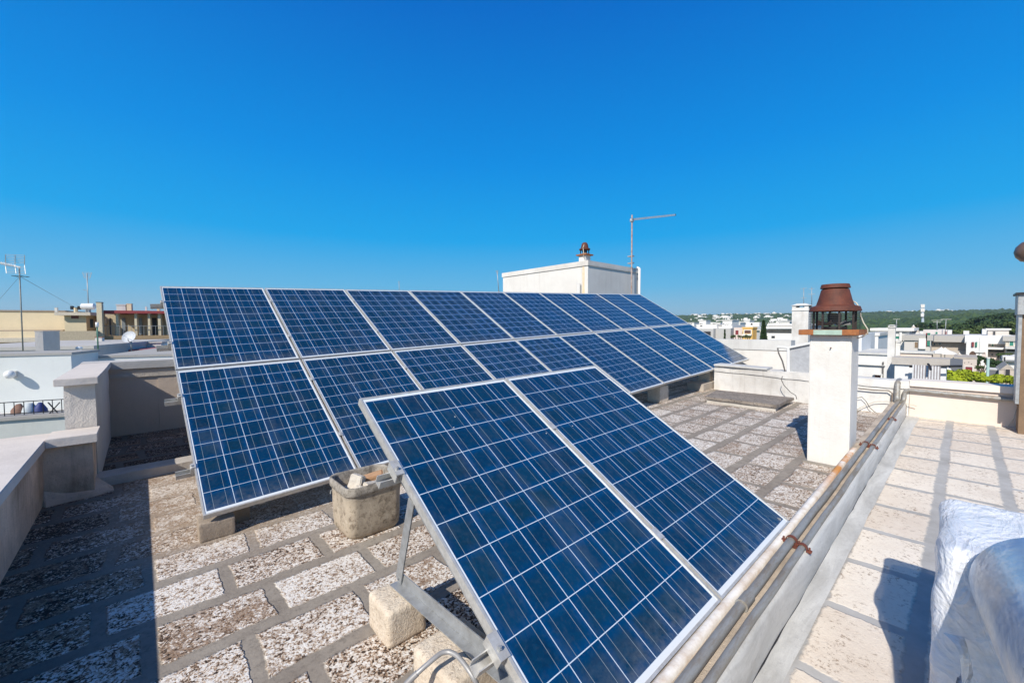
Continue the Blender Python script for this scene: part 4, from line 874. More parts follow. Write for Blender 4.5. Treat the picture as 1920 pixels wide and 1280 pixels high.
# near neighbours on the right
def tallchim(label,X,p0,p1,top,cap=True,deep=None,group=None):
    a=atx(p0,top,X); b=atx(p1,top,X); w=a.y-b.y; deep=deep or w
    t=thing('white_chimney',label,'chimney',(X,(a.y+b.y)/2,-6),group); z=a.z
    build('stack',MB().box(X,X+deep,b.y,a.y,-6,z),WHITE,t,sub=2,rough=.004)
    if cap:
        for (yy,xx) in ((b.y,X),(a.y-.12*w*2,X),(b.y,X+deep-.2*w),(a.y-.24*w,X+deep-.2*w)): build('cap_foot',MB().box(xx,xx+.2*w,yy,yy+.24*w,z,z+.14*w),WHITE,t)
        yc=(a.y+b.y)/2; e=.08*w; zt_=z+.14*w+.001
        build('cap_slab',MB().hexa([(X-e,b.y-e,zt_),(X+deep+e,b.y-e,zt_),(X+deep+e,a.y+e,zt_),(X-e,a.y+e,zt_),(X+.2*w,b.y+.25*w,zt_+.16*w),(X+deep-.2*w,b.y+.25*w,zt_+.16*w),(X+deep-.2*w,a.y-.25*w,zt_+.16*w),(X+.2*w,a.y-.25*w,zt_+.16*w)]),GREYW,t)
        build('band',MB().box(X-.02,X+deep+.02,b.y-.02,a.y+.02,z-.22*w,z-.18*w),GREYW,t)
    return t
tallchim('broad white chimney with a slab cap just left of the rusty cowl',13.5,1485,1516,577)
bx('neighbour_house','low white neighbouring house with stained wall behind the front chimney',15.5,1518,1666,659,plaster('stained white rendered wall',(0.76,0.74,0.71),(0.50,0.47,0.44),.45,.6,.3,.5),2.5,cap=GREYW,capt=.06,ov=.05,
   parts=(('door',1641,1652,702,716,plain('terracotta door',(0.36,0.13,0.08),.7)),('canopy',1640,1653.5,700,702,GREYW,.25),('ledge',1608,1660,683,684.5,GREYW,.08),('downpipe',1655,1656.3,678,716,DCABLE,.06)))
bx('roof_cabin','plain white cabin on the neighbouring roof right of the rusty cowl',19,1617,1647,624,WHITE2,3,cap=WHITE,capt=.1,ov=.04)
bx('roof_cabin','white end wall of a neighbouring roof close behind the front chimney',16.2,1604,1616,625,WHITE2,3,cat='wall')
tallchim('tall slim white chimney with a forked cap rising between the neighbouring houses',13.2,1665,1679,612)
tallchim('shorter white chimney stuck to the right side of the tall slim one',13.25,1679.5,1688,640,cap=True)
bx('peach_wall_house','neighbouring roof terrace with a plain peach wall right of the slim chimneys',18,1683,1747,658,PEACH,.3,cap=GREYW,capt=.07,ov=.05)
tl_=bx('ledge_house','white neighbouring house with a beige ledge and a striped awning',12.6,1678,1775,671,WHITE2,.5,cap=plaster('beige ledge',(0.50,0.46,0.41),(0.35,0.31,0.27),.3,1),capt=.16,ov=.05)
t=thing('striped_awning','grey and white striped roller awning hanging on the neighbouring white wall','awning',atx(1738,690,12.35))
A=atx(1711,689,12.35); B=atx(1764,686,12.35); zb_=atx(1738,716,12.35).z
n=20
for (cols,mm,nm) in ((0,plain('awning white',(0.68,0.68,0.68),.8),'white_stripes'),(1,plain('awning grey',(0.30,0.27,0.27),.8),'grey_stripes')):
    mb=MB()
    for i in range(n):
        if i%2==cols:
            ya=A.y+(B.y-A.y)*i/n; yb=A.y+(B.y-A.y)*(i+1)/n; mb.hexa([(12.30,yb,zb_),(12.33,yb,zb_),(12.33,ya,zb_),(12.30,ya,zb_),(12.33,yb,B.z),(12.36,yb,B.z),(12.36,ya,B.z),(12.33,ya,B.z)])
    build(nm,mb,mm,t)
build('roller_tube',MB().tube([A+Vector((0,.05,.02)),B+Vector((0,-.3,.02))],.022,8),BLACKM,t,smooth=True)
build('support_arm',MB().tube([atx(1740,682,12.3),atx(1743,686,12.2),atx(1745,693,12.1)],.02,6),BLACKM,t)
# mid distance town
def umb(label,px,py,X):
    c=atx(px,py,X); t=thing('garden_umbrella',label,'umbrella',(c.x,c.y,-9),group='white garden umbrellas'); build('canopy',MB().lathe((c.x,c.y,c.z-1.3),[(1.7,0),(1.5,.25),(.6,.7),(.12,1.1),(.02,1.3)],12),FARW,t); build('pole',MB().tube([(c.x,c.y,-9),(c.x,c.y,c.z-.6)],.06,6),GREYW,t)
umb('left one of the two white peaked garden umbrellas before the stone facade',1765,650,118); umb('right one of the two white peaked garden umbrellas before the stone facade',1772,651,118)
W_='window'; D_='door'
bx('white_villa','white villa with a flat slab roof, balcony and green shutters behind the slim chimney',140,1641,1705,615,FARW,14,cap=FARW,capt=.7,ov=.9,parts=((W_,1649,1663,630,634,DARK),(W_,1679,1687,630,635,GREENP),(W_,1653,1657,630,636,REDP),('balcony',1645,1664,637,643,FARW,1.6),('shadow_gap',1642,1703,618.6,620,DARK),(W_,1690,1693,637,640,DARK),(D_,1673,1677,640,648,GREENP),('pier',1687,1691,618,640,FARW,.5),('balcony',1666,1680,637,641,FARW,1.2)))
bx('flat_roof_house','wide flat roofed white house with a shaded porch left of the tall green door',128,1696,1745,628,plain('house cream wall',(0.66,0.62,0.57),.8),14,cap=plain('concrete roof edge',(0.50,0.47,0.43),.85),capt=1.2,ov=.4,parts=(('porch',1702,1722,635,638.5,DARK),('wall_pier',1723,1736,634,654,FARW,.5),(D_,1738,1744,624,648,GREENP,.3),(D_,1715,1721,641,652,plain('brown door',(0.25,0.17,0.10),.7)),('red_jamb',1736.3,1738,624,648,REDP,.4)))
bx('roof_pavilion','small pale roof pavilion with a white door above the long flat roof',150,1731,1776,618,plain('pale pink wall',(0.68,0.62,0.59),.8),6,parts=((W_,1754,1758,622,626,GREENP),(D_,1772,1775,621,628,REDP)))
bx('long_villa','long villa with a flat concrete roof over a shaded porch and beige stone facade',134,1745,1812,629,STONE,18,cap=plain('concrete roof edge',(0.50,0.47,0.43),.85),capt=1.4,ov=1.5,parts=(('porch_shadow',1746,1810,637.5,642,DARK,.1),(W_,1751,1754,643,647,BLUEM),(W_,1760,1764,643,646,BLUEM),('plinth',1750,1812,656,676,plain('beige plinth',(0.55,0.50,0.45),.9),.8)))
def arch(par,X,p0,p1,ptop,pbot,m):
    a=atx(p0,pbot,X);b=atx(p1,pbot,X); zt_=atx((p0+p1)/2,ptop,X).z; cy=(a.y+b.y)/2; w=(a.y-b.y)/2; mb=MB(); P=[(cy+w*math.cos(R(q)),a.z+(zt_-a.z)*math.sin(R(q))) for q in range(0,181,12)]
    i=len(mb.v); mb.v+=[Vector((X-.12,y,z)) for y,z in P]+[Vector((X+.1,y,z)) for y,z in P]; n=len(P); mb.f+=[tuple(range(n)),tuple(reversed(range(n,2*n)))]+[(k,(k+1)%n,n+(k+1)%n,n+k) for k in range(n)]; build('arch',mb,m,par)
t=bx('arched_house','white house with two round arches and an outside stair below the long roof',126,1812,1853,641,FARW,8,parts=(('stair_rail',1822,1826,641,650,REDP,.3),('stair_rail',1829,1832,641,650,GREENP,.3)))
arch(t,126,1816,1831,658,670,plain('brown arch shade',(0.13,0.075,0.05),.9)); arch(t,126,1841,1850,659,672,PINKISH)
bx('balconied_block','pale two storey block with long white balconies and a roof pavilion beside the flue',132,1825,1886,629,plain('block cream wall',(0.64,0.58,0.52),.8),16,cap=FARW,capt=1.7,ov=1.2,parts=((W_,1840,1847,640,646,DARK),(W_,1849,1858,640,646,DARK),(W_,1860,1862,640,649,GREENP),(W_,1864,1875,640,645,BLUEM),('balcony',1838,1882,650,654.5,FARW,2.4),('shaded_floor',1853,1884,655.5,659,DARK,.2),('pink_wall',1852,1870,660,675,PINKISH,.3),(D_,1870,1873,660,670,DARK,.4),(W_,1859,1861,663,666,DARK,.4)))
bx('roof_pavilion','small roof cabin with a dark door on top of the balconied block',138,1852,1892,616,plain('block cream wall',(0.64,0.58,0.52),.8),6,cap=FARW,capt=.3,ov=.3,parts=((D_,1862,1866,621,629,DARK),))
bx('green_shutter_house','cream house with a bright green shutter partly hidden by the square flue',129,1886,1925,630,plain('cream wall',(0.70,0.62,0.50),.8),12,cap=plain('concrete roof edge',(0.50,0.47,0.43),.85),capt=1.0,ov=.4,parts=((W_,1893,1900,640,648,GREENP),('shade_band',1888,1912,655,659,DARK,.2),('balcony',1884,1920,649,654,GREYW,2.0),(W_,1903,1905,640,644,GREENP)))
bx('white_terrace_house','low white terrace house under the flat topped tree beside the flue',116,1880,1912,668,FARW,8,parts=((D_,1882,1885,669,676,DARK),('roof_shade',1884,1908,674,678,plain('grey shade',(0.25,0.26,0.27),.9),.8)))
bx('stone_house','beige stone house pierced with small holes and a dark red gate',92,1789,1832,670,plain('pale pink stone',(0.68,0.58,0.51),.9),9,cap=STONE,capt=.2,ov=.05,parts=((D_,1810,1823,687,697,REDP),('hole',1808.5,1809.5,679,680.5,DARK),('hole',1816,1817,678,680,DARK),('hole',1821,1822.3,681,682.5,DARK),('hole',1797,1799,680,686,DARK),('niche',1788.5,1793,680,683,STONE)))
def cone(label,px,pt,pb,w,X,m,tip):
    c=atx(px,pt,X); b=atx(px,pb,X); r=w/2*(X/ray(px,pt).x)/FPX; t=thing('trullo_roof',label,'roof',(c.x,c.y,b.z)); build('stone_cone',MB().lathe((c.x,c.y,b.z),[(r,0),(r*.93,.1*(c.z-b.z)),(r*.55,.5*(c.z-b.z)),(r*.16,.84*(c.z-b.z))],16),m,t); build('tip',MB().lathe((c.x,c.y,b.z),[(r*.16,.84*(c.z-b.z)+.001),(r*.10,.9*(c.z-b.z)),(r*.10,.96*(c.z-b.z)),(.02,c.z-b.z)],12),tip,t)
    build('drum',MB().lathe((c.x,c.y,-12),[(r*1.02,0),(r*1.02,b.z+12-.01)],16),FARW,t)
cone('grey stone trullo cone with a white tip left of the tall green door',1713,609,623,18,150,STONE,FARW)
cone('low grey trullo cone behind the pierced stone house',1799,661,672,18,98,STONE,FARW)
cone('low grey trullo cone with a white cap further right of the pierced house roof',1815,663,672,14,100,GREYW,FARW)
t=bx('slope_roof_house','white house with a steep dark slab roof between awning and pines',70,1767,1784,690,FARW,5,parts=((D_,1769.5,1773,688,702,BLUEM),))
A=atx(1781,688,70);B=atx(1805,690,70);C_=atx(1799,702,70);D2=atx(1790,702,70); e=Vector((4,0,.8))
build('slab_roof',MB().hexa([D2,C_,C_+e,D2+e,A,B,B+e,A+e]),plain('dark roof slab',(0.16,0.165,0.17),.8),t)
t=bx('gabled_house','small gabled stone house with a dark door right of the pale green post',78,1873,1904,694,plain('pale gable stone',(0.62,0.53,0.45),.9),7,parts=((D_,1885,1893,692,708,DARK),))
A=atx(1873,694,78);B=atx(1904,694,78);P=atx(1889,683,78); g=MB(); g.v=[A,B,P,A+Vector((7,0,0)),B+Vector((7,0,0)),P+Vector((7,0,0))]; g.f=[(0,1,2),(5,4,3),(0,2,5,3),(2,1,4,5),(1,0,3,4)]; build('gable_roof',g,STONE,t)
bx('garden_wall','dark slate garden wall between the pale green post and the gabled house',80,1855,1873,692,plain('slate wall',(0.17,0.175,0.19),.8),3,cap=GREYW,capt=.1,ov=.05,cat='wall')
t=thing('pale_post','tall pale green steel post standing among the bright pines','post',atx(1853,705,60)); a=atx(1853,672,60); build('shaft',MB().tube([(a.x,a.y,-12),a],.10,8),plain('pale green paint',(0.35,0.50,0.45),.5),t,smooth=True); build('finial',MB().tube([a,a+Vector((0,0,.12))],.13,8),FARW,t)
t=thing('street_lamp','slim lamp post with a flat dark head in front of the arched house','lamp',atx(1837,680,120)); a=atx(1837,632,120); b=atx(1837,662,120); build('pole',MB().tube([(a.x,a.y,-12),a],.06,6),GREYW,t); build('lamp_head',MB().box(b.x-.3,b.x+.3,b.y-.7,b.y+.7,b.z-.08,b.z+.08),BLACKM,t)
# telecom mast
t=thing('telecom_mast','pale steel telecom mast with antenna clusters on the wooded horizon','mast',atx(1730,604,420)); a=atx(1730,571,420); g=atx(1730,606,420)
build('pole',MB().tube([g,a],[.8,.5],10),plain('mast paint',(0.55,0.62,0.68),.5),t)
for zz,w in ((a.z-1,.8),(a.z-4.0,.8),(a.z-7.5,.6)):
    mb=MB().tube([(a.x,a.y,zz-1.2),(a.x,a.y,zz+1.2)],w*.8,10)
    for q in range(5): an=q*1.257; mb.box(a.x+w*math.cos(an)-.3,a.x+w*math.cos(an)+.3,a.y+w*math.sin(an)-.35,a.y+w*math.sin(an)+.35,zz-1.2,zz+1.2)
    build('antenna_cluster',mb,FARW,t)
build('platform',MB().lathe((a.x,a.y,a.z-9.4),[(1.1,0),(1.1,.4)],12),BLACKM,t)
# row of houses left of the rusty cowl
bx('terraced_house','long low white house with grey garden wall right behind the array\'s far corner',150,1306,1344,608,FARW,12,cap=FARW,capt=.3,ov=.1,parts=((W_,1313,1317,610,612,DARK),('grey_wall',1306,1344,616,640,plain('grey block wall',(0.52,0.51,0.49),.9),3),('dark_gateway',1326,1339,621,640,DARK,3.2)))
bx('terraced_house','white house with pillared roof parapet beside the long low one',152,1344,1373,609,FARW,12,parts=((W_,1347,1354,609.5,611,DARK),('roof_pillar',1360,1361.5,604,609,FARW,.3),('roof_pillar',1371,1373,603,609,FARW,.3),('roof_pillar',1364,1365,605,609,FARW,.3),('grey_wall',1344,1376,615,640,plain('grey block wall',(0.52,0.51,0.49),.9),3)))
bx('terraced_house','pale pink house front with a dark red loggia',146,1376,1393,614,PINKISH,10,parts=((W_,1379,1385,619,627,REDP),))
bx('terraced_house','bright orange yellow house front with a deep loggia',144,1392.5,1411,613,ORANGE,10,cap=ORANGE,capt=.4,ov=.2,parts=((W_,1396,1408,619,625,plain('loggia brown',(0.13,0.06,0.045),.8)),('balcony',1394,1410,626,629,FARW,1.0)))
bx('terraced_house','bluish grey house front between the orange house and the cypress',148,1411.5,1427,612,plain('blue grey wall',(0.42,0.47,0.53),.8),10,parts=((W_,1416,1425,619,623,BLUEM),))
bx('terraced_house','long pale house with stepped flat roofs just right of the cypress',150,1441,1520,607,plain('pale grey cream wall',(0.60,0.57,0.53),.85),14,cap=FARW,capt=.5,ov=.3,parts=(('roof_terrace',1441,1500,612,616,FARW,4),('blue_shade',1444,1500,616.5,617.5,BLUEM,4.05),('beige_band',1441,1500,618,623,STONE,2),('lower_wall',1441,1500,624,645,FARW,5),('window_lower',1456,1462,629,633,DARK,5.1)))
bx('terraced_house','small white house peeking over the roofs left of the cypress',175,1400,1424,604,FARW,8,parts=((W_,1408,1411,606,609,DARK),))
random.seed(9)
for i in range(16):
    px=random.uniform(1290,1480); X=random.uniform(190,330); p0=px; p1=px+random.uniform(8,22)
    bx('white_house','low flat roofed white house in the middle distance before the wooded hills',X,p0,p1,random.uniform(599,605),FARW,8,group='middle distance white houses',cap=random.choice([FARW,GREYW]),capt=.4,ov=.25,parts=((W_,p0+1.5,p0+3,606,608,DARK),(W_,p0+4.5,p0+6,606,608,random.choice([DARK,GREENP,BLUEM])),('roof_stub',p0+3,p0+4.5,597.5,600,FARW,-1)))
for i in range(7):
    px=random.uniform(1700,1890); X=random.uniform(165,185); p0=px; p1=px+random.uniform(8,18)
    bx('low_house','low pale house glimpsed among the oaks',X,p0,p1,random.uniform(617,622),FARW,7,group='houses among the oaks')
# small roof antennas
def mast(label,P0,P1,r=.03,els=((.97,.5),(.85,.35)),group=None,head=False):
    t=thing('roof_antenna',label,'antenna',P0,group); build('pole',MB().tube([P0,P1],r,6),GALV,t,smooth=True); mb=MB(); P0=Vector(P0);P1=Vector(P1)
    for f,w in els:
        p=P0.lerp(P1,f); mb.tube([p-Vector((0,w,0)),p+Vector((0,w,0))],r*.6,5); 
        for q in (-1,-.6,-.2,.2,.6,1): mb.tube([p+Vector((-w*.3,w*q,0)),p+Vector((w*.3,w*q,0))],r*.4,4)
    build('elements',mb,ALU,t); return t
mast('thin television antenna on the long roof, left of the taller of two',atx(1757,619,150),atx(1757,600,150),.07,((.97,1.0),(.8,.7)),'thin antennas over the town roofs')
mast('taller thin television antenna on the long roof',atx(1772,627,148),atx(1774,598,148),.07,((.98,.9),),'thin antennas over the town roofs')
mast('faint tall antenna above the broad white chimney',atx(1507,577,22),atx(1507,540,22),.012,((.98,.12),(.5,.1)),'thin antennas over the town roofs')
mast('faint antenna with a dark head right behind the cowl',atx(1522,572,22),atx(1522,538,22),.012,((.6,.12),(.9,.1)),'thin antennas over the town roofs')
mast('thin antenna on the villa roof right of the slim chimney',atx(1681,616,140),atx(1681,598,140),.07,((.98,.6),),'thin antennas over the town roofs')
# ================================================================ STAIRWELL BLOCK
YS=7.95; c=aty(1102.5,488,YS); XL=c.x; far=atx(943,510,XL); rt=aty(1196.5,496,YS); zt_=c.z
t=thing('stairwell_block','white stairwell block with grey coping rising behind the top of the array','stairwell',((XL+rt.x)/2,(YS+far.y)/2,-1.6))
SW=plaster('stairwell white render',(0.74,0.71,0.66),(0.52,0.47,0.42),.35,.6,.2,.45)
build('wall_body',MB().box(XL,rt.x,YS,far.y,-1.7,zt_-.16),SW,t)
build('coping',MB().box(XL-.03,rt.x-.05,YS-.03,far.y+.03,zt_-.159,zt_),plaster('stairwell coping',(0.72,0.69,0.64),(0.45,0.40,0.35),.4,1),t,sub=2,rough=.004)
build('corner_pipe',MB().tube([(rt.x-.03,YS-.07,-1.5),(rt.x-.03,YS-.07,zt_-.0),(rt.x-.03,YS-.02,zt_+.03),(rt.x-.10,YS,zt_+.03)],.045,10),WPAINT,t,smooth=True)
sm_=MB(); a=atx(1094,498,XL-.004); 
for dz,w in ((0,.03),(.25,.05),(.6,.035),(1.0,.06),(1.4,.05)): sm_.v+=[Vector((XL-.004,a.y-w,a.z-dz)),Vector((XL-.004,a.y+w,a.z-dz))]
sm_.f=[(2*k,2*k+1,2*k+3,2*k+2) for k in range(4)]; build('rust_stain',sm_,plain('rust stain wash',(0.72,0.50,0.28),.9,col2=(0.76,0.66,0.52)),t)
a=atx(1085,531,XL-.1); build('vent_pipe',MB().tube([a,(a.x,a.y,-1.5)],.06,10),GREYW,t,smooth=True)
# small cowl on it
cx_,cy_=XL+.22,YS+.30; t=thing('rusty_cowl','small rusty cowl on a stub chimney at the corner of the stairwell block','chimney cowl',(cx_,cy_,zt_)); k=zt_+.001
build('stub',MB().box(cx_-.13,cx_+.13,cy_-.13,cy_+.13,k,k+.20),WHITE,t); build('collar',MB().box(cx_-.20,cx_+.20,cy_-.20,cy_+.20,k+.201,k+.24),ORUST,t,bevel=.003)
for q in range(4): an=R(45+90*q); mb=MB().box(cx_+.13*math.cos(an)-.012,cx_+.13*math.cos(an)+.012,cy_+.13*math.sin(an)-.012,cy_+.13*math.sin(an)+.012,k+.24,k+.40); build('post',mb,BLACKM,t)
build('motor',MB().lathe((cx_,cy_,k+.241),[(.07,0),(.08,.10),(.05,.15)],16),BLACKM,t,smooth=True)
build('cage',MB().lathe((cx_,cy_,k+.26),[(.15,0),(.151,.004),(.151,.006),(.15,.01)],20,caps=False),GALV,t)
build('hood',MB().lathe((cx_,cy_,k+.385),[(.17,0),(.175,.035),(.125,.06),(.095,.19),(.06,.235),(.003,.245)],28),RUST,t,smooth=True,autos=30)
build('cable',MB().tube([(cx_-.10,cy_-.05,k+.53),(cx_-.14,cy_-.04,k+.44),(cx_-.17,cy_-.08,k+.35),(cx_-.18,cy_-.10,k+.25),(cx_-.19,cy_-.11,k+.1)],.012,6),CABLE,t,smooth=True)
# yagi antenna on stairwell
m0=aty(1187,560,YS-.16); m1=aty(1185,403,YS-.16); t=thing('yagi_antenna','tall rusty mast with a long white antenna boom beside the stairwell block','antenna',(m0.x,m0.y,-1.5))
build('mast',MB().tube([(m1.x+.0,m0.y,-1.5),(m1.x,m0.y,m1.z)],.026,8),plain('rusty mast',(0.42,0.36,0.32),.6,col2=(0.20,0.09,0.06),scale=9),t,smooth=True)
b0=aty(1183,412,YS-.16); b1=aty(1265,403,YS-.16); build('boom',MB().bar(b0,b1,.05,.065),plain('boom enamel',(0.62,0.66,0.70),.4),t); build('boom_cap',MB().bar(b1,b1+(b1-b0).normalized()*.05,.056,.07),BLACKM,t)
build('bracket',MB().box(m1.x-.05,m1.x+.05,m0.y-.05,m0.y+.05,b0.z-.06,b0.z+.05),GALV,t)
for yy in (480,493): p=aty(1186,yy,YS-.16); build('wall_bracket',MB().box(p.x-.06,p.x+.06,YS-.19,YS,p.z-.02,p.z+.02),GALV,t)
mast('small pale antenna standing far behind left of the stairwell block',aty(936,556,24),aty(932,507,24),.03,((.97,.15),(.9,.12),(.2,.1)))
mast('tiny distant antenna tip above the top edge of the array',aty(749,556,40),aty(748,527,40),.03,((.97,.12),(.4,.1)))
# ================================================================ LEFT SIDE BUILDINGS (fronts facing -y)
def by(name,label,Y,p0,p1,top,m,deep=6,zb=-12,cap=None,capt=.12,ov=.05,cat='building',parts=(),group=None,topat=None):
    a=aty(p0,top,Y); b=aty(p1,top,Y); z=aty(topat or (p0+p1)/2,top,Y).z
    t=thing(name,label,cat,((a.x+b.x)/2,Y,zb),group); zz=z-(capt if cap else 0)
    build('wall',MB().box(a.x,b.x,Y,Y+deep,zb,zz),m,t)
    if cap: build('roof_edge',MB().box(a.x-ov,b.x+ov,Y-ov,Y+deep+ov,zz+.001,z),cap,t)
    for pt in parts:
        nm,q0,q1,r0,r1,pm=pt[:6]; dy=pt[6] if len(pt)>6 else .05
        A=aty(q0,r0,Y-dy); B=aty(q1,r1,Y-dy); build(nm,MB().box(A.x,B.x,Y-dy,Y+.03,B.z,A.z),pm,t)
    return t
ROT=Matrix.Rotation(R(-16.6),3,'Z')
PALE=plaster('pale green white paint',(0.74,0.755,0.72),(0.60,0.60,0.56),.25,.3,.1,.15)
_l=aty(133,665,12); _d=ROT.inverted()@ray(184,658); _Y2=_d.y/_d.x*_l.x
by('white_house','smooth pale house wall with a globe lamp beyond the left parapet',12,-260,133,665,PALE,_Y2-12,cap=plaster('grey roof edge',(0.42,0.40,0.37),(0.3,0.28,0.25),.3,.6),capt=.05,ov=.02)
by('white_house_wing','white wing of the pale house running behind the recess wall',_Y2+.01,184,900,657.5,PALE,6,cap=plaster('grey roof edge',(0.42,0.40,0.37),(0.3,0.28,0.25),.3,.6),capt=.06,ov=.02)
g=aty(18,702,11.86); t=thing('globe_lamp','white globe wall lamp on the pale house wall','lamp',(g.x,12,g.z)); build('globe',MB().lathe((g.x,g.y,g.z),[(.01,-.085),(.05,-.07),(.08,-.03),(.085,0),(.08,.03),(.05,.07),(.01,.085)],20),WPAINT,t,smooth=True); build('wall_plate',MB().box(g.x-.05,g.x+.05,11.94,11.999,g.z-.06,g.z+.06),GREYW,t)
TY=9.6; a=aty(0,782,TY); b=aty(150,775,TY)
t=by('terrace_wall','stained pale terrace wall below the black railing left of the pier',TY,-260,150,779,plaster('stained pale wall',(0.62,0.64,0.60),(0.42,0.42,0.38),.4,.8,.2,.6),.25,cap=plaster('dark coping',(0.40,0.38,0.35),(0.25,0.23,0.2),.4,1),capt=.05,ov=.04,cat='wall',topat=60)
zr0=aty(60,778,TY).z; zr1=aty(60,753,TY).z; t=thing('iron_railing','thin black iron railing on the neighbouring terrace wall','railing',(a.x,TY+.1,zr0))
rl=MB(); rl.bar((aty(-200,753,TY).x,TY+.1,zr1),(b.x,TY+.1,zr1),.02,.012); rl.bar((aty(-200,753,TY).x,TY+.1,zr0+.03),(b.x,TY+.1,zr0+.03),.02,.012); build('rails',rl,BLACKM,t)
x=aty(-20,753,TY).x
while x<b.x: build('bar',MB().tube([(x,TY+.1,zr0),(x,TY+.1,zr1)],.006,5),BLACKM,t); x+=.115
rl=MB().bar(aty(90,754,TY+.1),aty(112,778,TY+.1),.02,.012).bar(aty(112,754,TY+.1),aty(90,778,TY+.1),.02,.012); build('brace',rl,BLACKM,t)
def sack(label,px,py,m,s): p=aty(px,py,TY+.7); mb=MB().lathe((p.x,p.y,zr0-.25),[(s*.8,0),(s,.10),(s*.9,.25),(s*.45,.33),(s*.3,.36)],14); single('storage_bag',label,'bag',mb,m,group='bags on the neighbouring terrace',smooth=True,rough=.02)
sack('brown bag behind the iron railing',36,772,plain('brown bag',(0.25,0.14,0.10),.8),.11); sack('pale grey bag behind the iron railing',55,771,plain('pale bag',(0.55,0.6,0.62),.7),.12); sack('blue bag behind the iron railing',76,774,plain('blue bag',(0.03,0.05,0.20),.6),.11)
single('terrace_slab','neighbouring terrace floor behind the black railing','floor slab',MB().box(aty(-260,779,TY).x,b.x+1,TY+.26,11.99,zr0-.6,zr0-.26),GREYW)
# roof objects left
def stub(label,Y,p0,p1,pt,pb,m,cat='chimney',deep=None,name='roof_chimney',cap=None,group=None):
    a=aty(p0,pt,Y);b=aty(p1,pt,Y);z0_=aty(p0,pb,Y).z; w=b.x-a.x; t=thing(name,label,cat,((a.x+b.x)/2,Y,z0_),group)
    build('stack',MB().box(a.x,b.x,Y,Y+(deep or w),z0_-.3,a.z),m,t,sub=1,rough=.004)
    build('cap',MB().box(a.x-.06*w,b.x+.06*w,Y-.06*w,Y+(deep or w)+.06*w,a.z+.001,a.z+.14*w),cap or m,t); return t
stub('square grey rendered chimney standing on the pale house roof at the left',14.5,65,80,622,668,plaster('grey rough render',(0.55,0.52,0.49),(0.38,0.35,0.32),.4,2,.7,.1),deep=.75)
stub('brick banded chimney with a bright cap at the foot of the green pole',26,178,191,633,652,WHITE,cap=plain('brick cap',(0.35,0.16,0.10),.8))
p=aty(148,652,15); t=thing('vent_pipe','short white mushroom vent on the pale house roof','vent',(p.x,p.y,p.z-.2)); build('pipe',MB().lathe((p.x,p.y,p.z-.25),[(.045,0),(.045,.22)],12),WPAINT,t,smooth=True,autos=40); build('hood',MB().lathe((p.x,p.y,p.z-.03),[(.065,0),(.075,.02),(.06,.05),(.01,.07)],12),WPAINT,t,smooth=True,autos=40)
p0=aty(184,659,19.2);p1=aty(181,604,19.2); t=thing('flag_pole','thin green pole with a white tip before the yellow block','pole',p0); build('pole',MB().tube([p0,(p0.x,p0.y,p1.z)],.022,8),plain('green pole paint',(0.10,0.25,0.17),.5),t,smooth=True); build('tip',MB().tube([(p0.x,p0.y,p1.z-.18),(p0.x,p0.y,p1.z)],.045,8),WPAINT,t,smooth=True)
# roof decks behind
ROOFG=plaster('pale grey roof deck',(0.55,0.52,0.48),(0.36,0.33,0.30),.5,.3,.2,.1)
for i,(Y,D,p0,p1,top,lb) in enumerate([(19.5,9,-200,175,651,'flat grey neighbouring roof behind the square chimney'),(25,9,150,900,650,'flat pale neighbouring roof with the satellite dish')]):
    by('flat_roof_house',lb,Y,p0,p1,top,ROOFG,D,cap=ROOFG,capt=.12,ov=.02)
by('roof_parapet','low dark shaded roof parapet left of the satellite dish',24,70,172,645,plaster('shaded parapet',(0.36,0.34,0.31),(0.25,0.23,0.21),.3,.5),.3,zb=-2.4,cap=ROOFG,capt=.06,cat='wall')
by('roof_parapet','low white parapet block under the satellite dish',24.6,215,302,641,WHITE,1.2,zb=-2.4,cap=ROOFG,capt=.06,cat='wall')
by('red_roof_strip','faded red sheet roof strip just left of the array edge',22.5,235,420,653.5,REDR,2.0,zb=-3,cat='roof')
d=aty(243,632,22); t=thing('satellite_dish','white satellite dish on the neighbouring roof left of the array','satellite dish',(d.x,d.y,d.z-.7))
Mr=Matrix.Rotation(R(78),3,'X')@Matrix.Rotation(R(0),3,'Y'); Mr=Matrix.Rotation(R(-12),3,'Z')@Mr
build('dish',MB().lathe(d,[(r*.66,z*.66) for r,z in [(.01,0.0),(.12,.008),(.26,.035),(.375,.078),(.38,.082),(.375,.074),(.26,.029),(.12,.002),(.012,-.006)]],32,M=Matrix.Rotation(R(-18),3,'Z')@Matrix.Rotation(R(66),3,'X'),caps=False),plain('dish paint',(0.55,0.57,0.60),.5),t,smooth=True)
build('feed_arm',MB().tube([d+Vector((0,0,-.20)),d+Vector((.04,-.28,-.14)),d+Vector((.04,-.30,-.05))],.012,6),BLACKM,t); build('mount',MB().tube([d+Vector((0,.08,0)),d+Vector((0,.15,-.35)),d+Vector((0,.12,-.75))],.03,8),GALV,t,smooth=True)
# yellow complex
YY=42
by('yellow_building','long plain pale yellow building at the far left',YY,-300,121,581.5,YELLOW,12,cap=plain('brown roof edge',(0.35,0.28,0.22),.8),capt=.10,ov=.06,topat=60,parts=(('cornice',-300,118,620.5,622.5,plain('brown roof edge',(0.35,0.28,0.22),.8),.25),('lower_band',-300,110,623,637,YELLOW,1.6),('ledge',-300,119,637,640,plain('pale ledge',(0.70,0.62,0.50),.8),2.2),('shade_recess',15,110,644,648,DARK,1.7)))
by('yellow_building_wing','pale yellow wing with a small red window and a shaded side',YY-3,120,161,585.5,YELLOW,9,cap=plain('pale ledge',(0.70,0.62,0.50),.8),capt=.22,ov=.35,parts=(('window',133,147,591,597,plain('window red brown',(0.18,0.06,0.05),.6),.04),))
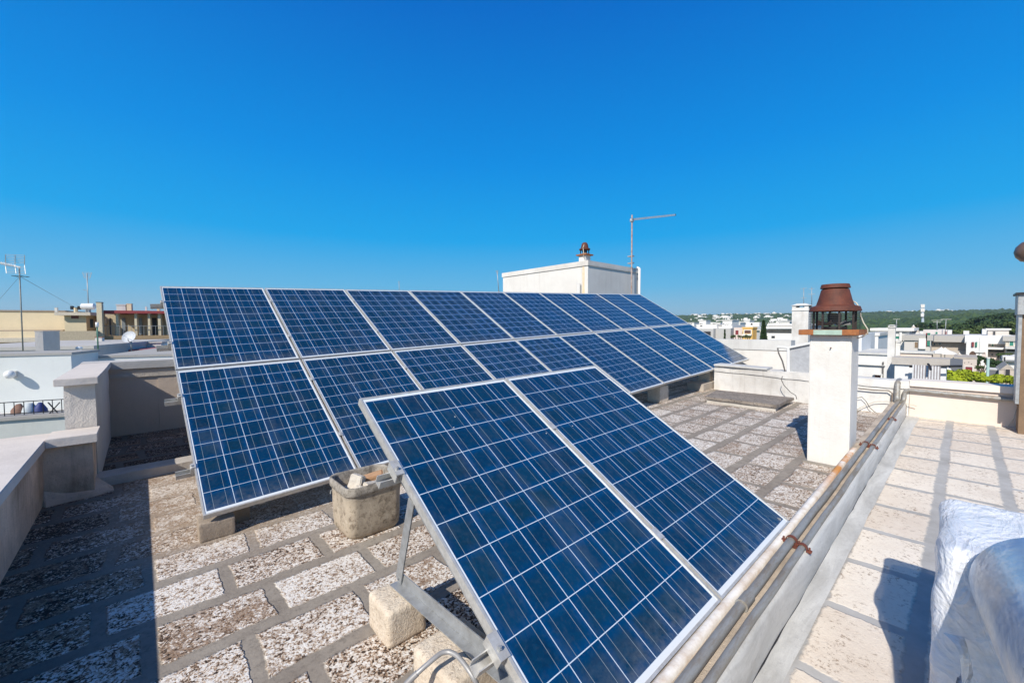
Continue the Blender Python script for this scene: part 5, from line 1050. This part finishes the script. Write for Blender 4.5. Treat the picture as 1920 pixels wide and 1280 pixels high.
# side window on its +x side
xa=aty(161,600,YY-3).x; mb=MB()
s0=aty(161,585,YY-3).x
def sidew(px0,px1,py0,py1):
    d0,d1=ROT.inverted()@ray(px0,py0),ROT.inverted()@ray(px1,py1); y0_=d0.y/d0.x*(s0+.02); y1_=d1.y/d1.x*(s0+.02); zt2=d0.z/d0.x*(s0+.02); zb2=d1.z/d1.x*(s0+.02); return y0_,y1_,zt2,zb2
y0_,y1_,zt2,zb2=sidew(169,175,598,614)
o=single('side_window_shutter','dark blue window on the shaded side of the yellow wing','window',MB().box(s0-.02,s0+.03,y0_,y1_,zb2,zt2),BLUEM)
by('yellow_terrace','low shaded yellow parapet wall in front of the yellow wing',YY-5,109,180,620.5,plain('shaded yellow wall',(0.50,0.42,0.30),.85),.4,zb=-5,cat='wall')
LY=YY-4
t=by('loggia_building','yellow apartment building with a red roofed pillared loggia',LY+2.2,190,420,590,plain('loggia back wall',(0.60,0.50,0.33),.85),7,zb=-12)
a=aty(186,585,LY); b=aty(420,585,LY); zr=aty(250,585,LY).z; zf=aty(250,629,LY).z
build('red_roof',MB().box(a.x,b.x,LY-.25,LY+9,zr-.10,zr+.10),plain('red fascia',(0.30,0.045,0.05),.7),t); build('balcony_slab',MB().box(a.x,b.x,LY-.3,LY+2.2,zf-.25,zf),plain('brown slab edge',(0.36,0.25,0.14),.8),t); build('lower_wall',MB().box(a.x,b.x,LY,LY+2.2,-12,zf-.251),OCHRE,t)
for (q0,q1) in ((217,222),(252,256.5),(277,281.5),(296,301),(190,193),(325,330)): A=aty(q0,600,LY);B=aty(q1,600,LY); build('pillar',MB().box(A.x,B.x,LY,LY+.35,zf,zr-.101),plain('pillar cream',(0.70,0.60,0.42),.8),t)
for (q0,q1,m_) in ((228,236,plain('pale door glass',(0.25,0.28,0.30),.3)),(258,267,plain('pale blue door',(0.30,0.38,0.42),.4)),(283,294,DARK),(205,208,DARK)): A=aty(q0,596,LY+2.15);B=aty(q1,627,LY+2.15); build('door',MB().box(A.x,B.x,LY+2.12,LY+2.2,B.z,A.z),m_,t)
rl=MB(); zr1_=aty(250,611,LY).z; rl.bar((a.x,LY-.2,zr1_),(b.x,LY-.2,zr1_),.04,.03); x=a.x
while x<b.x: rl.box(x-.01,x+.01,LY-.21,LY-.19,zf,zr1_); x+=.22
build('railing',rl,plain('railing grey',(0.28,0.29,0.30),.5),t)
for q0,q1 in ((192,200),): A=aty(q0,597,LY+2.1);B=aty(q1,607,LY+2.1); build('wall_unit',MB().box(A.x,B.x,LY+1.8,LY+2.1,B.z,A.z),WPAINT,t)
stub('tall cream chimney pillar with a dark cap between yellow wing and loggia',LY-.6,180,190,567,632,plain('pillar cream',(0.70,0.60,0.42),.8),cap=plain('dark cap',(0.14,0.13,0.11),.8))
for (p0_,p1_,pt_,pb_,lb,m_) in ((218,235,572,586,'wide grey box chimney on the loggia roof',GREYW),(237,246,570,586,'cream chimney next to the wide grey box chimney',YELLOW),(272,275,575,586,'thin white vent stack on the loggia roof',WHITE),(294,299,577,586,'small cream chimney nearest the array on the loggia roof',YELLOW),(102,107,577,583,'small white vent on the long yellow roof',WHITE)):
    stub(lb,LY+3,p0_,p1_,pt_,pb_,m_)
A=aty(152,574.5,YY);B=aty(178,574.5,YY); t=thing('water_tank','white horizontal water heater tank on the yellow roof','tank',(A.x,YY,A.z-.4)); build('tank',MB().tube([A,A+Vector((.05,0,0)),B-Vector((.05,0,0)),B],[.17,.24,.24,.17],16),WPAINT,t,smooth=True,autos=50); build('stand',MB().box(A.x+.3,A.x+.36,YY-.2,YY+.2,A.z-.9,A.z-.2).box(B.x-.36,B.x-.3,YY-.2,YY+.2,A.z-.9,A.z-.2),GALV,t)
A=aty(142,577,YY); t=thing('wind_vent','dark twin headed roof vent left of the water tank','vent',(A.x,YY,A.z-.4)); build('stem',MB().tube([(A.x,YY,A.z-.9),(A.x,YY,A.z)],.12,8),YELLOW,t); build('heads',MB().box(A.x-.27,A.x-.13,YY-.1,YY+.1,A.z-.13,A.z+.13).box(A.x+.13,A.x+.27,YY-.1,YY+.1,A.z-.13,A.z+.13).box(A.x-.13,A.x+.13,YY-.04,YY+.04,A.z-.04,A.z+.04),BLACKM,t)
# antennas left
YA=17.5; p0=aty(43,658,YA); p1=aty(36,500,YA); t=thing('television_antenna','tall mast with a long white yagi and grid reflector at the far left','antenna',(p0.x,YA,p0.z))
top=Vector((p1.x,YA,aty(35,500,YA).z)); build('mast',MB().tube([p0-Vector((0,0,.3)),top],.017,8),plain('mast galvanised dull',(0.28,0.29,0.27),.5,.2),t,smooth=True)
b0=aty(-14,490,YA); b1=aty(38,501,YA); bm_=MB().bar(b0,b1,.03,.04)
for i in range(13):
    p=b0.lerp(b1,i/16); bm_.tube([p+Vector((.0,-.10,.0)),p+Vector((0,.10,0))],.006,4); bm_.tube([p+Vector((0,0,-.05)),p+Vector((0,0,.05))],.008,4)
build('yagi_boom',bm_,WPAINT,t)
rf=MB(); c0=aty(28,496,YA)
for s_ in (-1,1):
    for i in range(6):
        z=.05+.045*i; rf.tube([c0+Vector((-.20+.012*i,-.02*i,s_*z)),c0+Vector((.20+.012*i,-.02*i,s_*z))],.006,4)
    for xx in (-.2,0,.2): rf.tube([c0+Vector((xx,0,0)),c0+Vector((xx+.06,-.1,s_*.28))],.008,4)
build('grid_reflector',rf,ALU,t)
dp=MB(); c1=aty(37,518,YA); dp.tube([aty(22,517,YA),aty(55,519,YA)],.009,5); dp.tube([c1+Vector((-.1,-.15,0)),c1+Vector((-.1,.15,0))],.009,5); dp.tube([c1+Vector((.1,-.15,0)),c1+Vector((.1,.15,0))],.009,5); build('dipole',dp,BLACKM,t)
build('guy_wire',MB().tube([c1,aty(90,548,YA+10),aty(137,574,YY-.5)],.006,4),DCABLE,t); build('guy_wire',MB().tube([c1,aty(0,560,YA-2)],.003,4),DCABLE,t)
YB=46; p0=aty(166,574,YB);p1=aty(163,512,YB); t=thing('television_antenna','slim antenna mast with small round head above the water tank','antenna',p0); build('mast',MB().tube([(p1.x,YB,p0.z-1),(p1.x,YB,p1.z)],.035,6),GALV,t,smooth=True); hd=MB(); c0=Vector((p1.x,YB,p1.z))
for i in range(5): hd.tube([c0+Vector((-.28+.03*i,0,.05-.12*i)),c0+Vector((.28-.03*i,0,.05-.12*i))],.016,4)
hd.tube([c0+Vector((-.28,0,.05)),c0+Vector((-.16,0,-.43))],.018,4); hd.tube([c0+Vector((.28,0,.05)),c0+Vector((.16,0,-.43))],.018,4)
build('head',hd,ALU,t); p=aty(160,545,YB); build('side_arm',MB().tube([aty(156,543,YB),aty(164,545,YB)],.02,5),GALV,t)

# ================================================================ HAZE
hz=NT('pale summer haze'); hz.t.nodes.remove(hz.p); pv=hz.n('ShaderNodeVolumePrincipled'); pv.inputs['Density'].default_value=0.00017; pv.inputs['Color'].default_value=(0.80,0.88,0.96,1); pv.inputs['Anisotropy'].default_value=0.2
hz.t.links.new(pv.outputs[0],[n for n in hz.t.nodes if n.type=='OUTPUT_MATERIAL'][0].inputs['Volume'])
o=build('haze',MB().box(-2700,2700,-2700,2700,-14.5,58),hz.m); tag(o,kind='stuff'); o['label']='thin pale haze in the air over the town and hills'; o['category']='haze'
